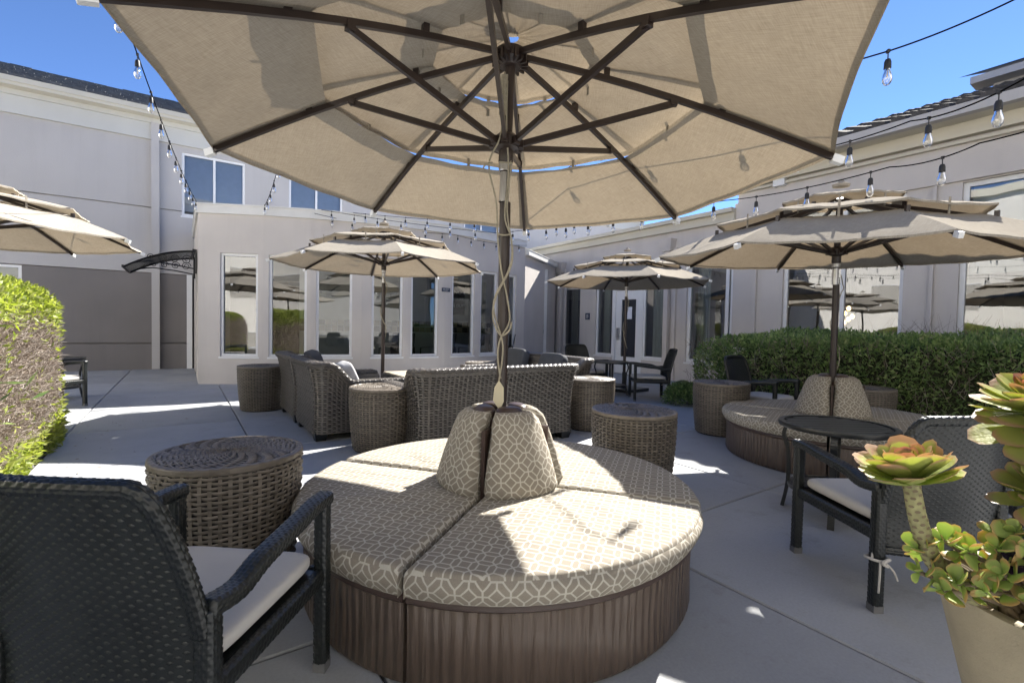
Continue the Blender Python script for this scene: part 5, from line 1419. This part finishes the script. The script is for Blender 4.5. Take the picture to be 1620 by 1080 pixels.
# ================================================================== BLACK WICKER ARMCHAIRS
def armchair_parts(root):
    w, d = 0.245, 0.25       # half spacing of legs
    ZA, ZJ, ZS, ZB = 0.545, 0.495, 0.335, 0.79
    BK = M['wicker_black']
    # back surface
    def back(u, v):
        x = (u - 0.5) * 2
        z = 0.25 + (ZB - 0.25) * v
        taper = 1 - 0.13 * np.clip((z - 0.46) / 0.33, 0, 1) ** 1.5
        px = x * (w - 0.004) * taper
        py = -d - 0.045 * (1 - x * x) - 0.10 * np.clip((z - 0.36) / 0.43, 0, 1) ** 1.3 + 0 * u
        topc = np.where(np.abs(x) > 0.8, ((np.abs(x) - 0.8) / 0.2) ** 2 * 0.035, 0) + 0.012 * x * x
        return np.stack([px + 0 * v, py + 0 * v, z - topc * v ** 3], -1)
    obj('woven_back', grid_mesh('woven_back', strips(back, 30, 50, 0.88, 0.0046, 0.0035, solid=True), BK), root, kind='stuff')
    # border of the back: up, across, down
    pl = []
    for v in np.linspace(0.36, 1.0, 14): pl.append(back(np.array([[0.0]]), np.array([[v]]))[0, 0])
    for u in np.linspace(0.02, 0.98, 26): pl.append(back(np.array([[u]]), np.array([[1.0]]))[0, 0])
    for v in np.linspace(1.0, 0.36, 14): pl.append(back(np.array([[1.0]]), np.array([[v]]))[0, 0])
    obj('back_border', grid_mesh('back_border', basket_tube(pl, 0.034, 0.03, 0.0115, 0.003, up=(0, 1, 0.15), round_=3.0), BK), root, kind='stuff')
    pl = [back(np.array([[u]]), np.array([[0.0]]))[0, 0] for u in np.linspace(0, 1, 20)]
    obj('lower_rail', grid_mesh('lower_rail', basket_tube(pl, 0.022, 0.03, 0.0115, 0.002), BK), root, kind='stuff')
    gl = MB(); gl.box((0, 0, 0.016), (0.04, 0.04, 0.03)); glm = gl.mesh('leg_glide', M['foot_grey'])
    fm = grid_mesh('leg', basket_tube([(0, 0, 0.028), (0, 0, ZA + 0.014)], 0.042, 0.042, 0.0115, up=(0, 1, 0)), BK)
    rm = grid_mesh('leg', basket_tube([(0, 0.0, 0.028), (0, 0, ZJ)], 0.044, 0.044, 0.0115, up=(0, 1, 0)), BK)
    for sx in (-1, 1):
        l = obj('leg', fm, root, (sx * w, d, 0)); obj('leg_glide', glm, l)
        l = obj('leg', rm, root, (sx * w, -d, 0)); obj('leg_glide', glm, l)
        arm = [(sx * w, d + 0.022, ZA), (sx * w, d - 0.06, ZA), (sx * (w + .004), 0.08, ZA - 0.012), (sx * (w + .008), -0.08, ZJ + 0.022), (sx * (w + .006), -0.17, ZJ - 0.004), (sx * w, -d - 0.01, ZJ + 0.004)]
        obj('arm', grid_mesh('arm', basket_tube(smoothpts(arm, 5), 0.052, 0.04, 0.0115), BK), root)
        obj('side_rail', grid_mesh('side_rail', basket_tube([(sx * w, d, ZS - 0.03), (sx * w, -d, ZS - 0.03)], 0.03, 0.05, 0.0115), BK), root)
    obj('front_rail', grid_mesh('front_rail', basket_tube([(-w, d, ZS - 0.03), (w, d, ZS - 0.03)], 0.03, 0.05, 0.0115), BK), root)
    mb = MB(); mb.box((0, 0, ZS - 0.02), (2 * w - 0.02, 2 * d - 0.02, 0.02)); obj('seat_base', mb.mesh('seat_base', M['wicker_black']), root)
    # loose pad
    mb = MB()
    def padf(u, v):
        th = 2 * PI * u; ph = PI * (v - 0.5); f = lambda c, e: math.copysign(abs(c) ** e, c)
        return (0.232 * f(math.cos(ph), 0.16) * f(math.cos(th), 0.28), 0.245 * f(math.cos(ph), 0.16) * f(math.sin(th), 0.28) + 0.012, ZS + 0.022 + 0.028 * f(math.sin(ph), 0.7) + 0.006 * math.cos(th * 2) * math.cos(ph))
    mb.grid(padf, 56, 16); pd = obj('seat_pad', mb.mesh('seat_pad', M['pad'], 70), root)
    for sx in (-1, 1):
        mb = MB(); x = sx * (w + 0.004)
        mb.tube(smoothpts([(sx * .225, -.2, ZS + .01), (x, -.235, ZS - .07), (x + sx * .025, -d - .01, ZS - .12)], 5), 0.0045, 6)
        mb.tube(smoothpts([(x - sx * .05, -d + .01, ZS - .125), (x - sx * .03, -d - .03, ZS - .115), (x, -d - .034, ZS - .12), (x + sx * .028, -d - .02, ZS - .118), (x + sx * .03, -d + .02, ZS - .122), (x, -d + .035, ZS - .125)], 5), 0.0055, 6)
        mb.tube(smoothpts([(x + sx * .012, -d - .036, ZS - .12), (x + sx * .02, -d - .045, ZS - .17), (x + sx * .018, -d - .04, ZS - .24)], 5), 0.004, 6)
        mb.tube(smoothpts([(x - sx * .006, -d - .036, ZS - .12), (x - sx * .03, -d - .05, ZS - .15), (x - sx * .052, -d - .045, ZS - .19)], 5), 0.004, 6)
        mb.tube(smoothpts([(x + .012, -d - .045, ZS - .105), (x - .012, -d - .05, ZS - .12), (x + .01, -d - .045, ZS - .135)], 4), 0.006, 6)
        obj('tie', mb.mesh('tie', M['pad'], 180), pd)
CG = 'black wicker armchairs'
def chair_at(fr_foot, deg, side):  # centre from the front leg foot on one side
    r = math.radians(deg); v = Vector((side * 0.245, 0.25, 0)); v = Matrix.Rotation(r, 3, 'Z') @ v
    return (fr_foot[0] - v.x, fr_foot[1] - v.y, 0), r
loc, r = chair_at((-0.585, 1.49), -5, 1)
ac = thing('wicker_armchair', 'black wicker armchair seen from behind in the left foreground', 'chair', loc, r, CG)
armchair_parts(ac)
loc, r = chair_at((1.445, 2.37), 2, -1); dup(ac, 'black wicker armchair seen from behind, next to the slatted table at right', loc, r)
dup(ac, 'black wicker armchair half behind the succulents at the right edge', (2.62, 2.2, 0), math.radians(60))
dup(ac, 'black wicker armchair in front of the hedge beside a stool', (2.88, 5.45, 0), math.radians(215))
dup(ac, 'black wicker armchair turned sideways below the umbrella at the entrance', (2.15, 7.47, 0), math.radians(85))
dup(ac, 'black wicker armchair behind the sofa, left of the entrance table', (1.30, 8.30, 0), math.radians(205))
dup(ac, 'black wicker armchair half hidden behind the bright hedge', (-5.62, 5.78, 0), math.radians(-105))

# ================================================================== SLATTED ROUND TABLES
def slat_table_parts(root, R=0.305, H=0.555):
    BM = M['black_metal']
    mb = MB(); mb.lathe([(R - .028, H - .028), (R, H - .028), (R + .004, H - .012), (R, H), (R - .028, H), (R - .028, H - .028)], 48); obj('top_rim', mb.mesh('top_rim', BM, 40), root)
    n = 11; wd = 2 * (R - .03) / n
    for i in range(n):
        y = -(R - .03) + wd * (i + .5); hl = math.sqrt(max(0.0, (R - .022) ** 2 - (abs(y) + wd * .4) ** 2))
        mb = MB(); mb.box((0, y, H - .012), (2 * hl, wd - .009, .012)); obj('slat', mb.mesh('slat', BM), root)
    mb = MB(); mb.box((0, 0, H - .03), (.03, 2 * R - .06, .016)); obj('cross_rail', mb.mesh('cross_rail', BM), root)
    r2, h2 = R * .80, .17
    mb = MB(); mb.lathe([(r2 - .02, h2 - .022), (r2, h2 - .022), (r2 + .003, h2 - .01), (r2, h2), (r2 - .02, h2), (r2 - .02, h2 - .022)], 40); obj('shelf_rim', mb.mesh('shelf_rim', BM, 40), root)
    n = 7; wd = 2 * (r2 - .02) / n
    for i in range(n):
        y = -(r2 - .02) + wd * (i + .5); hl = math.sqrt(max(0.0, (r2 - .015) ** 2 - (abs(y) + wd * .4) ** 2))
        mb = MB(); mb.box((0, y, h2 - .01), (2 * hl, wd - .008, .01)); obj('shelf_slat', mb.mesh('shelf_slat', BM), root)
    mb = MB(); pts = smoothpts([(R - .05, 0, H - .028), (R - .03, 0, H - .10), (r2 + .005, 0, .36), (r2 + .0, 0, .17), (R - .035, 0, .0)], 5)
    for i in range(len(pts) - 1): mb.bar(pts[i], pts[i + 1], .034, .02, (1, 0, 0))
    me = mb.mesh('leg', BM)
    for k in range(4): obj('leg', me, root, rz=PI / 4 + k * PI / 2)
tb1 = thing('slatted_table', 'round black slatted table in front of the patterned seat at right', 'table', (1.96, 2.86, 0), 0.15, 'round black slatted tables')
slat_table_parts(tb1)
dup(tb1, 'round black slatted table below the umbrella at the entrance', (1.66, 7.95, 0), 0.5)
dup(tb1, 'round black slatted table behind the bright hedge at left', (-6.1, 6.4, 0), 0.2)

# ================================================================== STRING LIGHTS
def bulb_meshes():
    s = MB(); s.tube([(0, 0, 0.0), (0, 0, -0.045)], .003, 5); s.lathe([(0, -.04), (.011, -.04), (.015, -.052), (.016, -.085), (.013, -.088), (0, -.088)], 12); s.box((0, 0, 0.0), (.016, .012, .016))
    sm = s.mesh('socket', M['black_plastic'], 40)
    b = MB(); b.lathe([(.0125, -.087), (.0135, -.097), (.0195, -.115), (.0225, -.132), (.020, -.150), (.011, -.164), (0, -.167)], 14); bm3 = b.mesh('bulb', M['bulb_glass'], 180)
    f = MB(); f.tube([(0, 0, -.088), (.004, 0, -.13), (-.004, 0, -.13), (0, 0, -.09)], .0016, 5); fm = f.mesh('filament', M['filament'])
    return sm, bm3, fm
SOCK, BULB, FIL = bulb_meshes()
def string_light(label, pts, spacing, sag, start=0.2):
    rt = thing('string_light', label, 'string lights', pts[0], 0, 'strings of festoon bulbs')
    o = Vector(pts[0])
    dense = []
    for i in range(len(pts) - 1):
        p, q = Vector(pts[i]), Vector(pts[i + 1]); n = 14
        for k in range(n): 
            t = k / n; dense.append(p.lerp(q, t) + Vector((0, 0, -sag * 4 * t * (1 - t))) - o)
    dense.append(Vector(pts[-1]) - o)
    mb = MB(); mb.tube(dense, .0042, 5); obj('cable', mb.mesh('cable', M['cable'], 180), rt)
    nx = start; acc = 0
    for i in range(len(dense) - 1):
        p, q = dense[i], dense[i + 1]; l = (q - p).length
        while acc + l > nx:
            pos = p.lerp(q, (nx - acc) / l)
            b = obj('bulb', BULB, rt, pos, random.random() * 6); obj('socket', SOCK, b); obj('filament', FIL, b)
            nx += spacing
        acc += l
    return rt
string_light('festoon string from the pool house corner toward upper left of the view', [(-5.40, 8.20, 3.10), (-2.42, 3.0, 2.95), (-0.95, 0.35, 3.15)], 0.60, 0.10, 0.15)
string_light('festoon string from the bay parapet passing above the near umbrella', [(-4.30, 8.30, 3.08), (-2.98, 6.1, 3.08), (0.9, -0.5, 3.2)], 0.6, 0.06, 0.1)
string_light('lowest festoon string from the bay parapet to the right edge of view', [(-3.4, 8.50, 3.08), (-0.3, 7.9, 2.62), (1.9, 4.4, 2.28), (2.47, 3.2, 2.2), (2.58, 2.7, 2.17), (2.75, 1.9, 2.2)], 0.44, 0.03, 0.2)
string_light('middle festoon string from the bay parapet over the sofa to upper right', [(-2.9, 8.68, 3.08), (0.7, 6.8, 2.55), (1.75, 3.5, 2.35), (2.35, 2.9, 2.37), (2.25, 2.1, 2.25), (2.3, 1.5, 2.3)], 0.46, 0.04, 0.3)
string_light('highest festoon string crossing the blue sky at upper right', [(0.2, 6.4, 2.85), (0.95, 3.9, 2.8), (1.84, 2.42, 2.50), (2.28, 2.07, 2.62), (3.3, 0.8, 2.9)], 0.58, 0.02, 0.3)
string_light('festoon string running along the bay parapet to the low roof corner', [(-3.5, 8.44, 3.0), (-1.2, 9.6, 2.9), (0.3, 11.0, 2.95)], 0.34, 0.06, 0.3)

# ================================================================== PLANTER AND SUCCULENTS
PX, PY, PZ = 1.235, 1.0, 0.535
pot = thing('planter', 'tapered sand coloured planter in the bottom right corner', 'planter', (PX, PY, 0))
mb = MB(); mb.lathe([(0, 0.0), (0.125, 0.0), (0.245, PZ - 0.012), (0.247, PZ - 0.004), (0.243, PZ), (0.225, PZ), (0.220, PZ - 0.01), (0.212, PZ - 0.05)], 56); obj('pot', mb.mesh('pot', M['planter'], 50), pot)
mb = MB(); mb.lathe([(0, PZ - 0.035), (0.12, PZ - 0.04), (0.216, PZ - 0.05)], 32); obj('soil', mb.mesh('soil', M['potsoil'], 180), pot)
def leaf_mesh(name, mat, wide=0.56, thick=0.055, cup=0.12, tipw=0.35, nu=8, nv=12):
    """unit leaf along +X with closed thick body; UV v runs base to tip"""
    mb = MB()
    def wprof(t): # spoon outline
        return wide * 0.5 * (0.26 + 0.74 * math.sin(min(1, t / 0.72) * PI / 2) ** 1.8) * (1 if t < 0.72 else math.sqrt(max(0, 1 - ((t - 0.72) / 0.28) ** 2.4)))
    def surf(sgn):
        def fn(u, v):
            t = v; s = 2 * u - 1; w = wprof(t)
            th = thick * (1 - t * 0.55) * math.sqrt(max(0, 1 - s * s)) * 0.5 * (1 if t < .9 else max(0.0, (1 - t) / .1) ** .5)
            return (t, s * w, cup * t * t + 0.10 * abs(s) ** 2 * w + sgn * th)
        return fn
    mb.grid(surf(1), nu, nv, 0, lambda u, v: (u, v), flip=False); mb.grid(surf(-1), nu, nv, 0, lambda u, v: (u, v), flip=True)
    return mb.mesh(name, mat, 180)
LA = leaf_mesh('leaf', M['aeonium']); LG = leaf_mesh('leaf', M['aeonium_green']); LDK = leaf_mesh('leaf', M['aeonium_dark'], 0.5)
LJ = leaf_mesh('leaf', M['jade'], 0.66, 0.17, 0.06)
def rosette(root, c, axis, R, me_in, me_out, n=46, seed=1, open_=1.0):
    rg = random.Random(seed); ax = Vector(axis).normalized(); q = Vector((0, 0, 1)).rotation_difference(ax).to_matrix().to_4x4()
    for i in range(n):
        t = i / (n - 1)                              # 0 centre, 1 outermost / lowest
        phi = i * 2.39996 + rg.uniform(-.15, .15)
        el = math.radians(82 - 98 * t ** 1.05 * open_ + rg.uniform(-6, 6))
        ln = R * (0.34 + 0.68 * min(1, t * 1.5)) * rg.uniform(.88, 1.1)
        sc = Matrix.Diagonal((ln, ln * rg.uniform(.9, 1.15), ln, 1))
        m = Matrix.Translation(Vector(c)) @ q @ Matrix.Rotation(phi, 4, 'Z') @ Matrix.Translation((R * 0.07, 0, R * 0.16 * (1 - t) - R * .10 * t)) @ Matrix.Rotation(-el, 4, 'Y') @ Matrix.Rotation(rg.uniform(-.3, .3), 4, 'X') @ sc
        obj('leaf', me_in if t < 0.36 else me_out, root, M4=m)
def aeonium(label, loc, path, r0, r1, axis, R, m_in, m_out, n, seed, open_=1.0):
    rt = thing('aeonium', label, 'succulent', loc, 0, 'aeonium rosettes in the planter')
    mb = MB(); pts = smoothpts(path, 7); k = len(pts); mb.tube(pts, [r0 + (r1 - r0) * i / (k - 1) for i in range(k)], 14)
    obj('stem', mb.mesh('stem', M['stem'], 180), rt)
    # leaf scars spiralling up the stem
    sc = MB()
    for i in range(int(k * 7)):
        t = (i + .5) / (k * 7) * (k - 1); a = i * 2.39996; i0 = min(int(t), k - 2); p = pts[i0].lerp(pts[i0 + 1], t - i0); rr = r0 + (r1 - r0) * t / (k - 1)
        dv = (pts[i0 + 1] - pts[i0]).normalized(); sx = dv.cross(Vector((0, 1, 0))).normalized(); sy = dv.cross(sx)
        nrm = sx * math.cos(a) + sy * math.sin(a); tg = dv.cross(nrm); c = p + nrm * (rr + .0004)
        q = [c + tg * (.0055 * math.cos(x)) + dv * (.0034 * math.sin(x)) for x in [j * PI / 3 for j in range(6)]]
        sc.add(q, [(0, 1, 2, 3, 4, 5)])
    obj('leaf_scars', sc.mesh('leaf_scars', M['jade_stem']), rt, kind='stuff')
    rosette(rt, path[-1], axis, R, m_in, m_out, n, seed, open_)
    return rt
S0 = Vector((PX - 0.14, PY + 0.02, PZ - 0.045))
def rel(x, y, z): return Vector((x, y, z)) - S0
aeonium('aeonium with one leaning scaly stem and a yellow red rosette', S0, [(0, 0, 0), rel(0.975, 1.0, 0.56), rel(0.905, 1.0, 0.62), rel(0.868, 1.0, 0.70), rel(0.845, 1.0, 0.795)], .021, .015, (-0.22, 0.05, 1), 0.096, LA, LG, 62, 3, 0.76)
aeonium('tall aeonium with a broad green and purple rosette at the right edge', S0 + Vector((.13, .03, 0)), [(0, 0, 0), rel(1.22, 1.06, .65) - Vector((.13, .03, 0)), rel(1.20, 1.07, .78) - Vector((.13, .03, 0)), rel(1.215, 1.07, .93) - Vector((.13, .03, 0))], .018, .015, (-.25, -.1, 1), 0.135, LA, LG, 84, 5, 1.15)
aeonium('aeonium with a red edged rosette just below the tall one', S0 + Vector((.10, -.06, 0)), [(0, 0, 0), rel(1.12, .93, .6) - Vector((.10, -.06, 0)), rel(1.10, .94, .70) - Vector((.10, -.06, 0)), rel(1.125, .96, .775) - Vector((.10, -.06, 0))], .014, .012, (-.15, -.2, 1), 0.10, LA, LG, 60, 8, 1.0)
aeonium('small dark purple aeonium rosette among the jade leaves', S0 + Vector((.04, -.10, 0)), [(0, 0, 0), rel(1.05, .9, .60) - Vector((.04, -.10, 0)), rel(1.02, .9, .655) - Vector((.04, -.10, 0))], .010, .008, (-.2, -.3, 1), 0.058, LDK, LDK, 34, 11, .95)
jd = thing('jade_plant', 'bright green jade plant with red tipped leaves spilling over the planter rim', 'succulent', S0 + Vector((-.03, -.05, 0)))
jo = S0 + Vector((-.075, -.05, -.012))
rg = random.Random(21); mb = MB()
tips = [(0.80, .97, .60), (0.82, 1.0, .635), (0.84, .93, .60), (0.855, .98, .665), (0.87, .90, .60), (0.88, .95, .655), (0.90, .90, .635), (0.92, .93, .67), (0.935, .87, .60), (0.95, .90, .68), (0.965, .94, .70), (0.98, .86, .64), (1.0, .90, .69), (1.02, .85, .60), (1.04, .95, .70), (0.86, 1.04, .63), (0.90, 1.0, .66), (1.06, .86, .66), (.83, .95, .575), (1.0, .84, .575), (0.89, 1.06, .61), (.97, .98, .68)]
for ti, tp in enumerate(tips):
    p1 = Vector(tp) - jo; p0 = Vector((rg.uniform(-.02, .1), rg.uniform(-.05, .05), 0)); m1 = p0.lerp(p1, .55) + Vector((0, 0, .03 - .02 * rg.random()))
    pts = smoothpts([p0, m1, p1], 6); mb.tube(pts, [.009 - .005 * i / (len(pts) - 1) for i in range(len(pts))], 7)
    k = len(pts)
    for j, (fr_, s_) in enumerate(((.62, .85), (.76, 1.0), (.88, 1.0), (.97, .8), (1.0, .5))):
        i0 = min(int(fr_ * (k - 1)), k - 2); p = pts[i0].lerp(pts[i0 + 1], fr_ * (k - 1) - i0); dv = (pts[i0 + 1] - pts[i0]).normalized()
        base_a = j * PI / 2 + ti
        for sd in (0, PI):
            a = base_a + sd; sx = dv.cross(Vector((0.3, 0.2, 1))).normalized(); sy = dv.cross(sx)
            out = (sx * math.cos(a) + sy * math.sin(a)) + dv * (.55 + .5 * (j == 4)) + Vector((0, 0, .35)); out.normalize()
            ln = .043 * s_ * rg.uniform(.8, 1.2)
            q = Vector((1, 0, 0)).rotation_difference(out).to_matrix().to_4x4()
            obj('leaf', LJ, jd, M4=Matrix.Translation(p) @ q @ Matrix.Rotation(rg.uniform(-.8, .8), 4, 'X') @ Matrix.Diagonal((ln, ln, ln, 1)))
obj('stems', mb.mesh('stems', M['jade_stem'], 180), jd)
